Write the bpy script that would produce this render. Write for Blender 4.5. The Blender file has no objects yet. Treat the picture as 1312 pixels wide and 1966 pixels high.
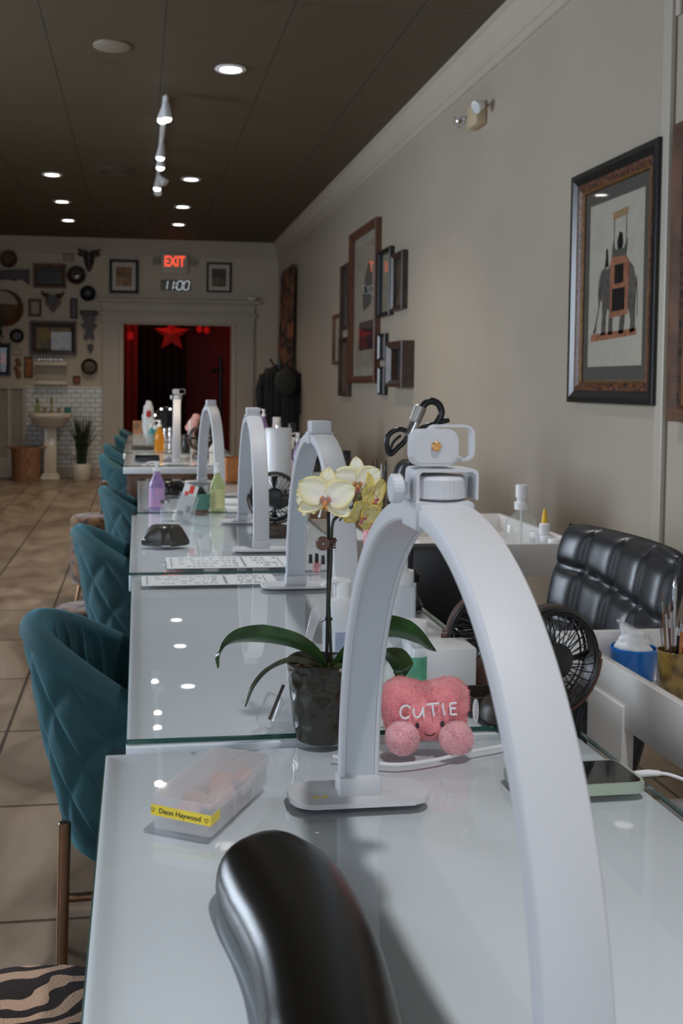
import bpy, bmesh, math, random
from mathutils import Vector, Matrix, noise
random.seed(7)
R = math.radians
C = bpy.context.scene.collection
sc = bpy.context.scene

# ------------------------------------------------------------------ camera
FPX, W_, H_ = 2000.0, 1312.0, 1966.0
CAM = Vector((0, 0, 1.22))
YAW, PITCH, ROLL = R(8), R(2.5), 0.010
FWD = Vector((math.sin(YAW)*math.cos(PITCH), math.cos(YAW)*math.cos(PITCH), -math.sin(PITCH)))
RT0 = Vector((math.cos(YAW), -math.sin(YAW), 0)); UP0 = RT0.cross(FWD)
RT = RT0*math.cos(ROLL) + UP0*math.sin(ROLL); UP = RT.cross(FWD)
VPX, VPY = 265.0, 735.0                     # where the long walls of the room converge in the photograph
CX = VPX - FPX*RT.y/FWD.y; CY = VPY + FPX*UP.y/FWD.y
cd = bpy.data.cameras.new('camera'); cam = bpy.data.objects.new('camera', cd); C.objects.link(cam)
cd.sensor_fit = 'VERTICAL'; cd.sensor_height = 36; cd.lens = FPX/H_*36
cd.shift_x = (W_/2-CX)/H_; cd.shift_y = (CY-H_/2)/H_
cd.clip_start = .02; cd.clip_end = 60
cd.dof.use_dof = True; cd.dof.focus_distance = 1.36; cd.dof.aperture_fstop = 11.0
M3 = Matrix((RT, UP, -FWD)).transposed()
cam.matrix_world = Matrix.Translation(CAM) @ M3.to_4x4()
sc.camera = cam

def U(px, py, Y=None, z=None, X=None):
    """world point seen at a pixel, on the plane Y=, z= or X="""
    d = FWD*FPX + RT*(px-CX) + UP*(CY-py)
    t = (Y/d.y) if Y is not None else ((z-CAM.z)/d.z if z is not None else X/d.x)
    return CAM + d*t

# ------------------------------------------------------------------ view, world, daylight
sc.view_settings.view_transform = 'Standard'; sc.view_settings.look = 'None'
sc.view_settings.gamma = 1; sc.view_settings.use_curve_mapping = False
sc.view_settings.exposure = 0.0
w = bpy.data.worlds.new('world'); sc.world = w; w.use_nodes = True
w.node_tree.nodes['Background'].inputs[0].default_value = (.62, .74, .95, 1)
w.node_tree.nodes['Background'].inputs[1].default_value = 1.0

def area(name, loc, tgt, sx, sy, power, col):
    l = bpy.data.lights.new(name, 'AREA'); l.shape = 'RECTANGLE'; l.size = sx; l.size_y = sy
    l.energy = power; l.color = col
    o = bpy.data.objects.new(name, l); C.objects.link(o); o.location = loc
    o.rotation_euler = (Vector(tgt)-Vector(loc)).to_track_quat('-Z', 'Y').to_euler(); return o
# daylight standing outside the two shop windows (left wall beside the camera, front wall behind it)
area('daylight_left', (-3.95, -.6, 1.75), (0, .4, .9), 3.4, 2.1, 55, (.80, .90, 1.0))
area('daylight_left_far', (-3.95, 5.6, 1.75), (0, 4.2, .8), 1.4, 2.0, 190, (.76, .87, 1.0))
area('daylight_front', (-.4, -3.6, 1.6), (.3, 3, 1.1), 4.2, 2.1, 38, (.86, .93, 1.0))
DOWNLIGHT_W, SPOT_W, RED_W = 62, 16, 7

# ------------------------------------------------------------------ materials
def mat(name, col, rough=.5, metal=0, var=0, scale=20, bump=0, bscale=60, spec=.5, coat=0, sheen=0, trans=0, emit=None, es=0, alpha=1, sss=0, col2=None):
    m = bpy.data.materials.new(name); m.use_nodes = True; nt = m.node_tree; b = nt.nodes['Principled BSDF']
    b.inputs['Base Color'].default_value = (*col, 1); b.inputs['Roughness'].default_value = rough
    b.inputs['Metallic'].default_value = metal; b.inputs['Specular IOR Level'].default_value = spec
    b.inputs['Coat Weight'].default_value = coat; b.inputs['Coat Roughness'].default_value = .06
    b.inputs['Sheen Weight'].default_value = sheen; b.inputs['Transmission Weight'].default_value = trans
    b.inputs['Alpha'].default_value = alpha; b.inputs['Subsurface Weight'].default_value = sss
    b.inputs['Subsurface Radius'].default_value = (.01, .01, .01)
    if emit: b.inputs['Emission Color'].default_value = (*emit, 1); b.inputs['Emission Strength'].default_value = es
    tc = None
    if var or bump or col2:
        tc = nt.nodes.new('ShaderNodeTexCoord')
    if var or col2:
        n = nt.nodes.new('ShaderNodeTexNoise'); n.inputs['Scale'].default_value = scale; n.inputs['Detail'].default_value = 4
        r = nt.nodes.new('ShaderNodeValToRGB'); nt.links.new(tc.outputs['Object'], n.inputs['Vector'])
        c2 = col2 or tuple(min(1, c*(1+var)) for c in col); c1 = col if col2 else tuple(c*(1-var) for c in col)
        r.color_ramp.elements[0].position = .38; r.color_ramp.elements[1].position = .62
        r.color_ramp.elements[0].color = (*c1, 1); r.color_ramp.elements[1].color = (*c2, 1)
        nt.links.new(n.outputs['Fac'], r.inputs[0]); nt.links.new(r.outputs[0], b.inputs['Base Color'])
    if bump:
        n2 = nt.nodes.new('ShaderNodeTexNoise'); n2.inputs['Scale'].default_value = bscale; n2.inputs['Detail'].default_value = 3
        bp = nt.nodes.new('ShaderNodeBump'); bp.inputs['Strength'].default_value = bump; bp.inputs['Distance'].default_value = .002
        nt.links.new(tc.outputs['Object'], n2.inputs['Vector']); nt.links.new(n2.outputs['Fac'], bp.inputs['Height']); nt.links.new(bp.outputs[0], b.inputs['Normal'])
    return m

def glassy(name, tint=(1, 1, 1), haze=0, hazecol=(1, 1, 1), ior=1.45, rough=.02):
    """clear sheet: tinted see-through, fresnel reflection, optional milky part"""
    m = bpy.data.materials.new(name); m.use_nodes = True; nt = m.node_tree; N = nt.nodes; L = nt.links
    N.remove(N['Principled BSDF']); out = N['Material Output']
    t = N.new('ShaderNodeBsdfTransparent'); t.inputs[0].default_value = (*tint, 1)
    base = t.outputs[0]
    if haze:
        d = N.new('ShaderNodeBsdfDiffuse'); d.inputs[0].default_value = (*hazecol, 1)
        tl = N.new('ShaderNodeBsdfTranslucent'); tl.inputs[0].default_value = (*hazecol, 1)
        ad = N.new('ShaderNodeMixShader'); ad.inputs[0].default_value = .55; L.new(d.outputs[0], ad.inputs[1]); L.new(tl.outputs[0], ad.inputs[2])
        mx = N.new('ShaderNodeMixShader'); mx.inputs[0].default_value = haze; L.new(base, mx.inputs[1]); L.new(ad.outputs[0], mx.inputs[2]); base = mx.outputs[0]
    g = N.new('ShaderNodeBsdfGlossy'); g.inputs['Roughness'].default_value = rough
    f = N.new('ShaderNodeFresnel'); f.inputs[0].default_value = ior
    gm = N.new('ShaderNodeNewGeometry'); ml = N.new('ShaderNodeMath'); ml.operation = 'MULTIPLY_ADD'; ml.inputs[1].default_value = -1; ml.inputs[2].default_value = 1
    L.new(gm.outputs['Backfacing'], ml.inputs[0]); m3 = N.new('ShaderNodeMath'); m3.operation = 'MULTIPLY'; L.new(ml.outputs[0], m3.inputs[0]); L.new(f.outputs[0], m3.inputs[1])
    mx2 = N.new('ShaderNodeMixShader'); L.new(m3.outputs[0], mx2.inputs[0]); L.new(base, mx2.inputs[1]); L.new(g.outputs[0], mx2.inputs[2])
    L.new(mx2.outputs[0], out.inputs[0]); return m

def brick(name, c1, c2, mortar, bw, rh, ms, axes, offs, rough=.5, off=0., vein=None, bumpd=.003, noise_s=3, freq=2):
    m = bpy.data.materials.new(name); m.use_nodes = True; nt = m.node_tree; N = nt.nodes; L = nt.links; b = N['Principled BSDF']
    tc = N.new('ShaderNodeTexCoord'); sp = N.new('ShaderNodeSeparateXYZ'); cb = N.new('ShaderNodeCombineXYZ'); L.new(tc.outputs['Object'], sp.inputs[0])
    L.new(sp.outputs[axes[0]], cb.inputs[0]); L.new(sp.outputs[axes[1]], cb.inputs[1])
    mp = N.new('ShaderNodeMapping'); mp.inputs['Location'].default_value = (offs[0], offs[1], 0); L.new(cb.outputs[0], mp.inputs[0])
    br = N.new('ShaderNodeTexBrick'); br.offset = off; br.offset_frequency = freq; br.squash = 1
    for k, v in (('Scale', 1), ('Mortar Size', ms), ('Mortar Smooth', .1), ('Brick Width', bw), ('Row Height', rh), ('Bias', 0)): br.inputs[k].default_value = v
    br.inputs['Color1'].default_value = (*c1, 1); br.inputs['Color2'].default_value = (*c2, 1); br.inputs['Mortar'].default_value = (*mortar, 1)
    L.new(mp.outputs[0], br.inputs[0]); col = br.outputs[0]
    if vein:
        ns = N.new('ShaderNodeTexNoise'); ns.inputs['Scale'].default_value = noise_s; ns.inputs['Detail'].default_value = 7; ns.inputs['Distortion'].default_value = 1.2
        ma = N.new('ShaderNodeMapping'); ma.inputs['Scale'].default_value = (1, .45, 1); L.new(tc.outputs['Object'], ma.inputs[0]); L.new(ma.outputs[0], ns.inputs[0])
        rp = N.new('ShaderNodeValToRGB'); rp.color_ramp.elements[0].position = .35; rp.color_ramp.elements[1].position = .65
        rp.color_ramp.elements[0].color = (*vein[0], 1); rp.color_ramp.elements[1].color = (*vein[1], 1); L.new(ns.outputs[0], rp.inputs[0])
        mx = N.new('ShaderNodeMixRGB'); mx.blend_type = 'MULTIPLY'; mx.inputs[0].default_value = 1; L.new(col, mx.inputs[1]); L.new(rp.outputs[0], mx.inputs[2]); col = mx.outputs[0]
    L.new(col, b.inputs['Base Color']); b.inputs['Roughness'].default_value = rough
    bp = N.new('ShaderNodeBump'); bp.inputs['Strength'].default_value = .6; bp.inputs['Distance'].default_value = bumpd; bp.invert = True
    L.new(br.outputs['Fac'], bp.inputs['Height']); L.new(bp.outputs[0], b.inputs['Normal']); return m

def stripes(name, ca, cb_, scale, dist, direction='X', rough=.9, lo=.42, hi=.5, sheen=.3):
    m = bpy.data.materials.new(name); m.use_nodes = True; nt = m.node_tree; N = nt.nodes; L = nt.links; b = N['Principled BSDF']
    tc = N.new('ShaderNodeTexCoord'); wv = N.new('ShaderNodeTexWave'); wv.bands_direction = direction
    wv.inputs['Scale'].default_value = scale; wv.inputs['Distortion'].default_value = dist; wv.inputs['Detail'].default_value = 2; wv.inputs['Detail Scale'].default_value = 1.1
    rp = N.new('ShaderNodeValToRGB'); rp.color_ramp.elements[0].position = lo; rp.color_ramp.elements[1].position = hi
    rp.color_ramp.elements[0].color = (*ca, 1); rp.color_ramp.elements[1].color = (*cb_, 1)
    mp = N.new('ShaderNodeMapping'); mp.inputs['Rotation'].default_value = (0, 0, R(-20)); nz = N.new('ShaderNodeTexNoise'); nz.inputs['Scale'].default_value = 8; nz.inputs['Detail'].default_value = 2; vs_ = N.new('ShaderNodeVectorMath'); vs_.operation = 'MULTIPLY_ADD'; vs_.inputs[1].default_value = (.12, .12, .12); L.new(tc.outputs['Object'], nz.inputs[0]); L.new(nz.outputs['Color'], vs_.inputs[0]); L.new(tc.outputs['Object'], vs_.inputs[2]); mp.inputs['Scale'].default_value = (.8, 1, 1); L.new(vs_.outputs[0], mp.inputs[0]); L.new(mp.outputs[0], wv.inputs[0]); L.new(wv.outputs['Fac'], rp.inputs[0]); L.new(rp.outputs[0], b.inputs['Base Color'])
    n2 = N.new('ShaderNodeTexNoise'); n2.inputs['Scale'].default_value = 400; bp = N.new('ShaderNodeBump'); bp.inputs['Strength'].default_value = .8; bp.inputs['Distance'].default_value = .003
    L.new(tc.outputs['Object'], n2.inputs[0]); L.new(n2.outputs[0], bp.inputs['Height']); L.new(bp.outputs[0], b.inputs['Normal'])
    b.inputs['Roughness'].default_value = rough; b.inputs['Sheen Weight'].default_value = sheen; return m

def vcol(name, rough=.5, sss=0, trans=0):
    m = bpy.data.materials.new(name); m.use_nodes = True; nt = m.node_tree; b = nt.nodes['Principled BSDF']
    a = nt.nodes.new('ShaderNodeVertexColor'); a.layer_name = 'tint'; nt.links.new(a.outputs[0], b.inputs['Base Color'])
    b.inputs['Roughness'].default_value = rough; b.inputs['Subsurface Weight'].default_value = sss; b.inputs['Subsurface Radius'].default_value = (.01, .01, .006)
    return m

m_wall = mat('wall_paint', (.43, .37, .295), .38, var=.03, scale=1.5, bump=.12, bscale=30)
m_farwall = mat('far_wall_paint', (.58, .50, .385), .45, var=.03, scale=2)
m_trim = mat('trim_paint', (.50, .44, .36), .4, var=.02, scale=3)
m_ceil = brick('ceiling_panels', (.092, .071, .042), (.100, .078, .046), (.035, .028, .018), .61, 1.1, .004, ('X', 'Y'), (.48, -5.0), .7, bumpd=.004)
m_floor = brick('floor_tiles', (.34, .265, .20), (.29, .225, .168), (.085, .065, .05), .66, .41, .006, ('Y', 'X'), (-2.364, .447+.41*20), .34, vein=((.46, .41, .36), (.95, .93, .90)), noise_s=3.2)
m_subway = brick('subway_tiles', (.74, .76, .73), (.68, .71, .69), (.30, .30, .28), .12, .06, .005, ('X', 'Z'), (0, 0), .2, off=.5)
m_red = mat('red_room_paint', (.45, .10, .09), .6, var=.1, scale=2)
m_table = mat('table_white', (.83, .88, .92), .35, var=.02, scale=3)
m_glass = glassy('table_glass', (.985, .99, .99), ior=1.5, rough=.012)
m_gedge = mat('glass_edge_green', (.02, .085, .065), .12, coat=.5)
m_lamp = mat('lamp_white_plastic', (.62, .62, .64), .5, spec=.35, bump=.02)
m_panel = mat('lamp_diffuser_grey', (.50, .53, .57), .28)
m_foot = mat('rubber_black', (.02, .02, .02), .7, var=.1)
m_teal = mat('teal_velvet', (.012, .062, .074), .8, sheen=.42, var=.18, scale=6, bump=.15, bscale=500)
m_teal.node_tree.nodes['Principled BSDF'].inputs['Sheen Tint'].default_value = (.25, .75, .95, 1)
m_teal.node_tree.nodes['Principled BSDF'].inputs['Sheen Roughness'].default_value = .35
m_gold = mat('bronze_metal', (.34, .20, .12), .33, 1, var=.1)
m_leather = mat('black_leather', (.005, .0045, .004), .23, bump=.09, bscale=900, var=.15, scale=12, spec=.5)
m_leather2 = mat('black_quilted_leather', (.014, .015, .018), .36, bump=.15, bscale=300, var=.15, spec=.7)
m_black = mat('black_plastic', (.012, .012, .013), .3, var=.1)
m_brownp = mat('brown_plastic', (.10, .045, .03), .35, var=.1)
m_dbrown = mat('dark_brown_plastic', (.05, .035, .028), .4, var=.1)
m_chrome = mat('chrome', (.7, .7, .72), .12, 1, var=.02)
m_cart = mat('cart_white', (.78, .74, .70), .25, var=.02, scale=4, coat=.2)
m_whitep = mat('white_plastic', (.80, .80, .80), .35, var=.02)
m_clear = glassy('clear_plastic', (.93, .95, .95), haze=.12)
m_milky = glassy('milky_plastic', (.95, .95, .96), haze=.34, hazecol=(1, 1, 1), rough=.12)
m_milky2 = glassy('frosted_bottle', (.95, .96, .97), haze=.55, hazecol=(.88, .9, .93), rough=.2)
m_pane = glassy('picture_glass', (1, 1, 1), ior=1.5, rough=.01)
m_pot = mat('olive_glazed_ceramic', (.019, .017, .009), .2, var=.06, scale=25, coat=.3)
m_leaf = mat('orchid_leaf_green', (.030, .085, .022), .28, var=.35, scale=18, spec=.5)
m_leafd = mat('orchid_leaf_olive', (.06, .07, .035), .38, var=.3, scale=22)
m_stem = mat('dark_stem', (.022, .028, .012), .4, var=.4, scale=60)
m_stemg = mat('green_stem', (.13, .20, .04), .4, var=.2, scale=60)
m_petal = vcol('orchid_petal', .55, 0)
m_lip = mat('orchid_lip', (.75, .33, .05), .5, col2=(.55, .12, .30), scale=90)
m_plush = mat('pink_plush', (.92, .27, .29), .95, var=.14, scale=35, bump=1, bscale=420, sheen=.8)
m_plushl = mat('light_pink_plush', (.95, .46, .49), .95, var=.12, scale=40, bump=1, bscale=420, sheen=.8)
m_wletter = mat('white_embroidery', (.85, .82, .84), .7, bump=.3, bscale=500)
m_bead = mat('black_bead', (.01, .008, .008), .1, coat=.5)
m_paper = mat('paper_white', (.74, .76, .76), .7, var=.02)
m_ink = mat('print_grey', (.30, .31, .32), .7, var=.1)
m_yel = mat('yellow_tape', (.90, .68, .06), .4, var=.03)
m_dark = mat('dark_ink', (.10, .08, .02), .6, var=.05)
m_pinkf = mat('pink_foam', (.80, .42, .38), .8, var=.12, scale=60)
m_peach = mat('peach_foam', (.85, .55, .45), .8, var=.1, scale=60)
m_wood = mat('brown_wood', (.13, .062, .034), .4, var=.3, scale=9)
m_dwood = mat('dark_wood', (.05, .027, .018), .35, var=.3, scale=14)
m_bframe = mat('black_frame', (.010, .010, .010), .28, var=.2)
m_goldf = mat('gilt_carving', (.022, .009, .006), .4, col2=(.17, .06, .022), scale=70, bump=.8, bscale=110)
m_gilt = mat('gilt_edge', (.22, .11, .04), .4, .5, var=.2, scale=40)
m_matb = mat('dark_mount_board', (.075, .066, .055), .8, var=.05)
m_matc = mat('cream_print_paper', (.42, .385, .31), .8, var=.04)
m_print = mat('faded_print', (.30, .25, .19), .7, var=.3, scale=12)
m_eleph = mat('elephant_grey_ink', (.085, .065, .055), .8, var=.35, scale=50)
m_orange = mat('terracotta_ink', (.30, .11, .05), .8, var=.25, scale=50)
m_ivory = mat('ivory_ceramic', (.70, .64, .54), .15, coat=.3, var=.02)
m_basket = mat('woven_basket', (.30, .15, .075), .7, var=.35, scale=40, bump=.9, bscale=80)
m_grass = mat('dark_grass', (.025, .045, .022), .6, var=.5, scale=20)
m_soil = mat('bark_chips', (.10, .055, .03), .9, var=.6, scale=90, bump=1, bscale=80)
m_emit = mat('lit_lens', (1, 1, 1), .5, emit=(1, .95, .88), es=14)
m_emitr = mat('lit_red_letters', (.9, .1, .05), .5, emit=(1, .10, .045), es=1.15)
m_emitw = mat('lit_clock_segment', (.8, .9, 1), .5, emit=(.72, .85, .95), es=.75)
m_purple = glassy('purple_soap', (.80, .74, .90), haze=.45, hazecol=(.50, .36, .62))
m_greens = glassy('green_soap', (.85, .90, .72), haze=.45, hazecol=(.55, .60, .28))
m_amber = glassy('amber_soap', (.95, .7, .2), haze=.6, hazecol=(.85, .42, .04))
m_tealpot = mat('teal_glazed_pot', (.06, .20, .15), .25, var=.08, coat=.3)
m_blue = mat('blue_plastic_bowl', (.01, .16, .55), .15, coat=.4, var=.05)
m_cotton = mat('cotton_wool', (.88, .88, .88), 1, bump=1, bscale=90, sheen=.5)
m_sage = mat('sage_rubber_case', (.36, .42, .33), .55, var=.03)
m_screen = mat('dark_screen', (.01, .01, .012), .05, coat=.5)
m_cable = mat('white_cable', (.80, .78, .78), .45)
m_redm = mat('red_enamel', (.45, .02, .02), .3, var=.05)
m_cloth = mat('black_cloth', (.012, .012, .014), .85, var=.3, scale=10, bump=.5, bscale=60)
m_tapes = mat('patterned_textile', (.02, .014, .012), .9, col2=(.22, .08, .035), scale=9)
m_green = mat('green_print', (.12, .42, .26), .6, var=.2, scale=40)
m_pinkp = mat('pink_print', (.75, .30, .32), .6, var=.35, scale=60)
m_ochre = mat('orange_patterned_fabric', (.42, .14, .03), .7, col2=(.50, .20, .06), scale=60)
m_tealp = mat('teal_plastic', (.05, .25, .27), .4, var=.05)
m_zebra = stripes('tiger_stripe_fur', (.025, .013, .010), (.66, .42, .28), 8.5, 6.0, 'Y', sheen=.0, lo=.42, hi=.48)
m_leop = mat('leopard_fur', (.020, .010, .008), .95, col2=(.20, .10, .045), scale=30, bump=1, bscale=200, sheen=.4)
m_brass = mat('brass', (.45, .30, .12), .3, 1, var=.05)
m_copper = mat('copper_button', (.55, .28, .10), .28, 1, var=.25, scale=900)

# ------------------------------------------------------------------ mesh helpers
def box(bm, c, s, bev=0, rot=None, seg=2):
    g = bmesh.ops.create_cube(bm, size=1); vs = g['verts']
    bmesh.ops.scale(bm, vec=s, verts=vs)
    if bev:
        es = list({e for v in vs for e in v.link_edges})
        r = bmesh.ops.bevel(bm, geom=es, offset=bev, segments=seg, affect='EDGES', profile=.5)
        vs = list({v for f in r['faces'] for v in f.verts} | {v for v in vs if v.is_valid})
    if rot is not None: bmesh.ops.rotate(bm, cent=(0, 0, 0), matrix=rot, verts=vs)
    bmesh.ops.translate(bm, vec=c, verts=vs); return vs

def grid(bm, pts, cu=False, cv=False):
    """pts[i][j] -> quads"""
    V = [[bm.verts.new(p) for p in row] for row in pts]; n, m = len(V), len(V[0])
    for i in range(n if cu else n-1):
        for j in range(m if cv else m-1):
            try: bm.faces.new((V[i][j], V[(i+1) % n][j], V[(i+1) % n][(j+1) % m], V[i][(j+1) % m]))
            except ValueError: pass
    return V

def cap(bm, ring, flip=False):
    try: bm.faces.new(ring if not flip else ring[::-1])
    except ValueError: pass

def lathe(bm, prof, c=(0, 0, 0), seg=24, M=None, ends=True):
    """profile of (r, z) pairs revolved about z; r=0 ends are closed"""
    c = Vector(c); rows = []
    for r, z in prof:
        r = max(r, 1e-5)
        row = [Vector((r*math.cos(2*math.pi*k/seg), r*math.sin(2*math.pi*k/seg), z)) for k in range(seg)]
        rows.append([c + (M @ p if M is not None else p) for p in row])
    V = grid(bm, rows, cv=True)
    if ends and prof[0][0] > 1e-4: cap(bm, V[0], True)
    if ends and prof[-1][0] > 1e-4: cap(bm, V[-1])
    return V

def cyl(bm, a, b, r, r2=None, seg=16):
    a, b = Vector(a), Vector(b); r2 = r if r2 is None else r2; d = b-a
    Mq = d.to_track_quat('Z', 'Y').to_matrix(); e = min(r, r2)*.12
    lathe(bm, [(r-e, 0), (r, e), (r2, d.length-e), (r2-e, d.length)], a, seg, Mq)

def tube(bm, pts, r, seg=10, closed=False):
    pts = [Vector(p) for p in pts]; n = len(pts); rr = r if isinstance(r, (list, tuple)) else [r]*n
    rows = []; prev = None
    for i, p in enumerate(pts):
        t = (pts[(i+1) % n]-pts[i-1]) if closed else (pts[min(i+1, n-1)]-pts[max(i-1, 0)])
        t.normalize()
        if prev is None:
            u = t.cross(Vector((0, 0, 1))); u = u if u.length > .1 else t.cross(Vector((1, 0, 0)))
        else: u = prev - t*prev.dot(t)
        u.normalize(); prev = u; v = t.cross(u)
        rows.append([p + (u*math.cos(2*math.pi*k/seg)+v*math.sin(2*math.pi*k/seg))*rr[i] for k in range(seg)])
    V = grid(bm, rows, cu=closed, cv=True)
    if not closed: cap(bm, V[0]); cap(bm, V[-1], True)

def smoothpath(pts, n=8):
    """Catmull-Rom"""
    P = [Vector(p) for p in pts]; P = [P[0]*2-P[1]] + P + [P[-1]*2-P[-2]]; out = []
    for i in range(1, len(P)-2):
        for k in range(n):
            t = k/n; a, b, c, d = P[i-1:i+3]
            out.append(.5*((2*b)+(c-a)*t+(2*a-5*b+4*c-d)*t*t+(3*b-a-3*c+d)*t**3))
    out.append(P[-2]); return out

def ball(bm, c, s, seg=20, rings=12, disp=0, dscale=8, rot=None):
    rows = []
    for i in range(rings+1):
        a = math.pi*i/rings; row = []
        for k in range(seg):
            b = 2*math.pi*k/seg; p = Vector((math.sin(a)*math.cos(b), math.sin(a)*math.sin(b), math.cos(a)))
            q = Vector((p.x*s[0], p.y*s[1], p.z*s[2]))
            if disp: q += p*disp*noise.noise(q*dscale*10)
            if rot is not None: q = rot @ q
            row.append(q+Vector(c))
        rows.append(row)
    grid(bm, rows, cv=True)

def prism(bm, poly, h, M=None, bev=0):
    """outline (x, y) extruded 0..h along z, mapped by M"""
    M = M or Matrix.Identity(4)
    a = [bm.verts.new(M @ Vector((x, y, 0))) for x, y in poly]; b = [bm.verts.new(M @ Vector((x, y, h))) for x, y in poly]
    n = len(poly); fa = bm.faces.new(a[::-1]); fb = bm.faces.new(b)
    for i in range(n): bm.faces.new((a[i], a[(i+1) % n], b[(i+1) % n], b[i]))
    if bev: bmesh.ops.bevel(bm, geom=list(fb.edges)+list(fa.edges), offset=bev, segments=2, affect='EDGES')

def rrect(w, h, r, n=6, cx=0, cy=0):
    out = []
    for sx, sy, a0 in ((1, 1, 0), (-1, 1, 90), (-1, -1, 180), (1, -1, 270)):
        for k in range(n+1):
            a = R(a0+90*k/n); out.append((cx+sx*(w/2-r)+r*math.cos(a), cy+sy*(h/2-r)+r*math.sin(a)))
    return out

def text_into(bm, s, size, M, ext=.001, bold=0):
    cu = bpy.data.curves.new('t', 'FONT'); cu.body = s; cu.size = size; cu.extrude = ext; cu.offset = bold; cu.align_x = 'CENTER'; cu.align_y = 'CENTER'
    o = bpy.data.objects.new('t', cu); C.objects.link(o); bpy.context.view_layer.update()
    me = bpy.data.meshes.new_from_object(o.evaluated_get(bpy.context.evaluated_depsgraph_get()))
    me.transform(M); bm.from_mesh(me); bpy.data.objects.remove(o); bpy.data.curves.remove(cu); bpy.data.meshes.remove(me)

def frameM(o, x, y):
    x = Vector(x).normalized(); y = Vector(y).normalized(); z = x.cross(y)
    return Matrix.Translation(Vector(o)) @ Matrix((x, y, z)).transposed().to_4x4()

def obj(name, bm, m, parent=None, smooth=True, angle=40, loc=None):
    bmesh.ops.recalc_face_normals(bm, faces=bm.faces)
    me = bpy.data.meshes.new(name); bm.to_mesh(me); bm.free()
    for x in (m if isinstance(m, (list, tuple)) else [m]): me.materials.append(x)
    if smooth:
        me.polygons.foreach_set('use_smooth', [True]*len(me.polygons)); me.set_sharp_from_angle(angle=R(angle))
    o = bpy.data.objects.new(name, me); C.objects.link(o)
    if parent: o.parent = parent
    if loc is not None: o.location = loc
    return o

def tag(o, label, cat, group=None):
    o['label'] = label; o['category'] = cat
    if group: o['group'] = group
    return o
def thing(name, label, cat, loc, rz=0, group=None):
    o = bpy.data.objects.new(name, None); C.objects.link(o); o.location = loc; o.rotation_euler = (0, 0, rz); o.empty_display_size = .05
    return tag(o, label, cat, group)
def struct(name, bm, m, smooth=False):
    o = obj(name, bm, m, None, smooth); o['kind'] = 'structure'; return o
def B(): return bmesh.new()
def kids(o): return [c for c in C.objects if c.parent is o]
def copy_tree(o, loc, rz, label, group=None, cat=None):
    def cp(s, par):
        c = s.copy(); C.objects.link(c)
        if par: c.parent = par
        for k in CH.get(s.name) or kids(s): cp(k, c)
        return c
    r = cp(o, None); r.location = loc; r.rotation_euler = (0, 0, rz); r['label'] = label
    if group: r['group'] = group
    return r
CH = {}
def slab(c, s, bev=0):
    bm = B(); box(bm, c, s, bev); return bm
# ------------------------------------------------------------------ the room
XR, XL, YF, YB, ZC = 1.80, -3.55, 13.5, -3.2, 3.04
YR = 17.2                                    # end of the red back room
struct('floor', slab(((XL+XR)/2, (YB+YR)/2, -.05), (XR-XL+.4, YR-YB+.4, .1)), m_floor)
bpy.data.objects['floor'].location = (0, 0, 0)
struct('ceiling', slab(((XL+XR)/2, (YB+YR)/2, ZC+.05), (XR-XL+.4, YR-YB+.4, .1)), m_ceil)
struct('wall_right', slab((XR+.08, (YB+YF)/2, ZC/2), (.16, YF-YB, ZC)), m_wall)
def wall_with_hole(name, axis, pos, a0, a1, h0, h1, z0, z1, th, m):
    bm = B()   # four panels round one opening
    for (p, q, r, s) in ((a0, h0, 0, ZC), (h1, a1, 0, ZC), (h0, h1, 0, z0), (h0, h1, z1, ZC)):
        if q-p < .01 or s-r < .01: continue
        c = ((p+q)/2, pos, (r+s)/2); d = (q-p, th, s-r)
        if axis == 'y': c = (pos, c[0], c[2]); d = (th, d[0], d[2])
        box(bm, c, d)
    return struct(name, bm, m)
DX0, DX1, DZ = U(237, 800, Y=YF).x, U(443, 800, Y=YF).x, U(340, 624, Y=YF).z
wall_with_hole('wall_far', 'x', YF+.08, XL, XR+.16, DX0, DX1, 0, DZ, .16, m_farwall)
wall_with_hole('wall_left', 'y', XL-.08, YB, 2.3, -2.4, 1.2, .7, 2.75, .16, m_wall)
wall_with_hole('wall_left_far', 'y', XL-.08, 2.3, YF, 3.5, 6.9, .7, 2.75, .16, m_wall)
wall_with_hole('wall_back', 'x', YB-.08, XL-.16, XR+.16, -2.5, 1.6, .6, 2.7, .16, m_wall)
def window(n, axis, pos, h0, h1, z0, z1, k):
    bm = B(); t = .05
    def bar(a, b, c, d):
        cc = ((a+b)/2, pos, (c+d)/2); dd = (b-a, .08, d-c)
        if axis == 'y': cc = (pos, cc[0], cc[2]); dd = (.08, dd[0], dd[2])
        box(bm, cc, dd, .005)
    bar(h0, h0+t, z0, z1); bar(h1-t, h1, z0, z1); bar(h0, h1, z0, z0+t); bar(h0, h1, z1-t, z1)
    for i in range(1, k): x = h0+(h1-h0)*i/k; bar(x-.03, x+.03, z0, z1)
    o = struct(n, bm, m_bframe); g = B()
    cc = ((h0+h1)/2, pos, (z0+z1)/2); dd = (h1-h0, .006, z1-z0)
    if axis == 'y': cc = (pos, cc[0], cc[2]); dd = (.006, dd[0], dd[2])
    box(g, cc, dd); obj('pane', g, m_pane, o)
window('window_1', 'y', XL-.08, -2.4, 1.2, .7, 2.75, 3)
window('window_3', 'y', XL-.08, 3.5, 6.9, .7, 2.75, 3)
window('window_2', 'x', YB-.08, -2.5, 1.6, .6, 2.7, 3)
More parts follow.
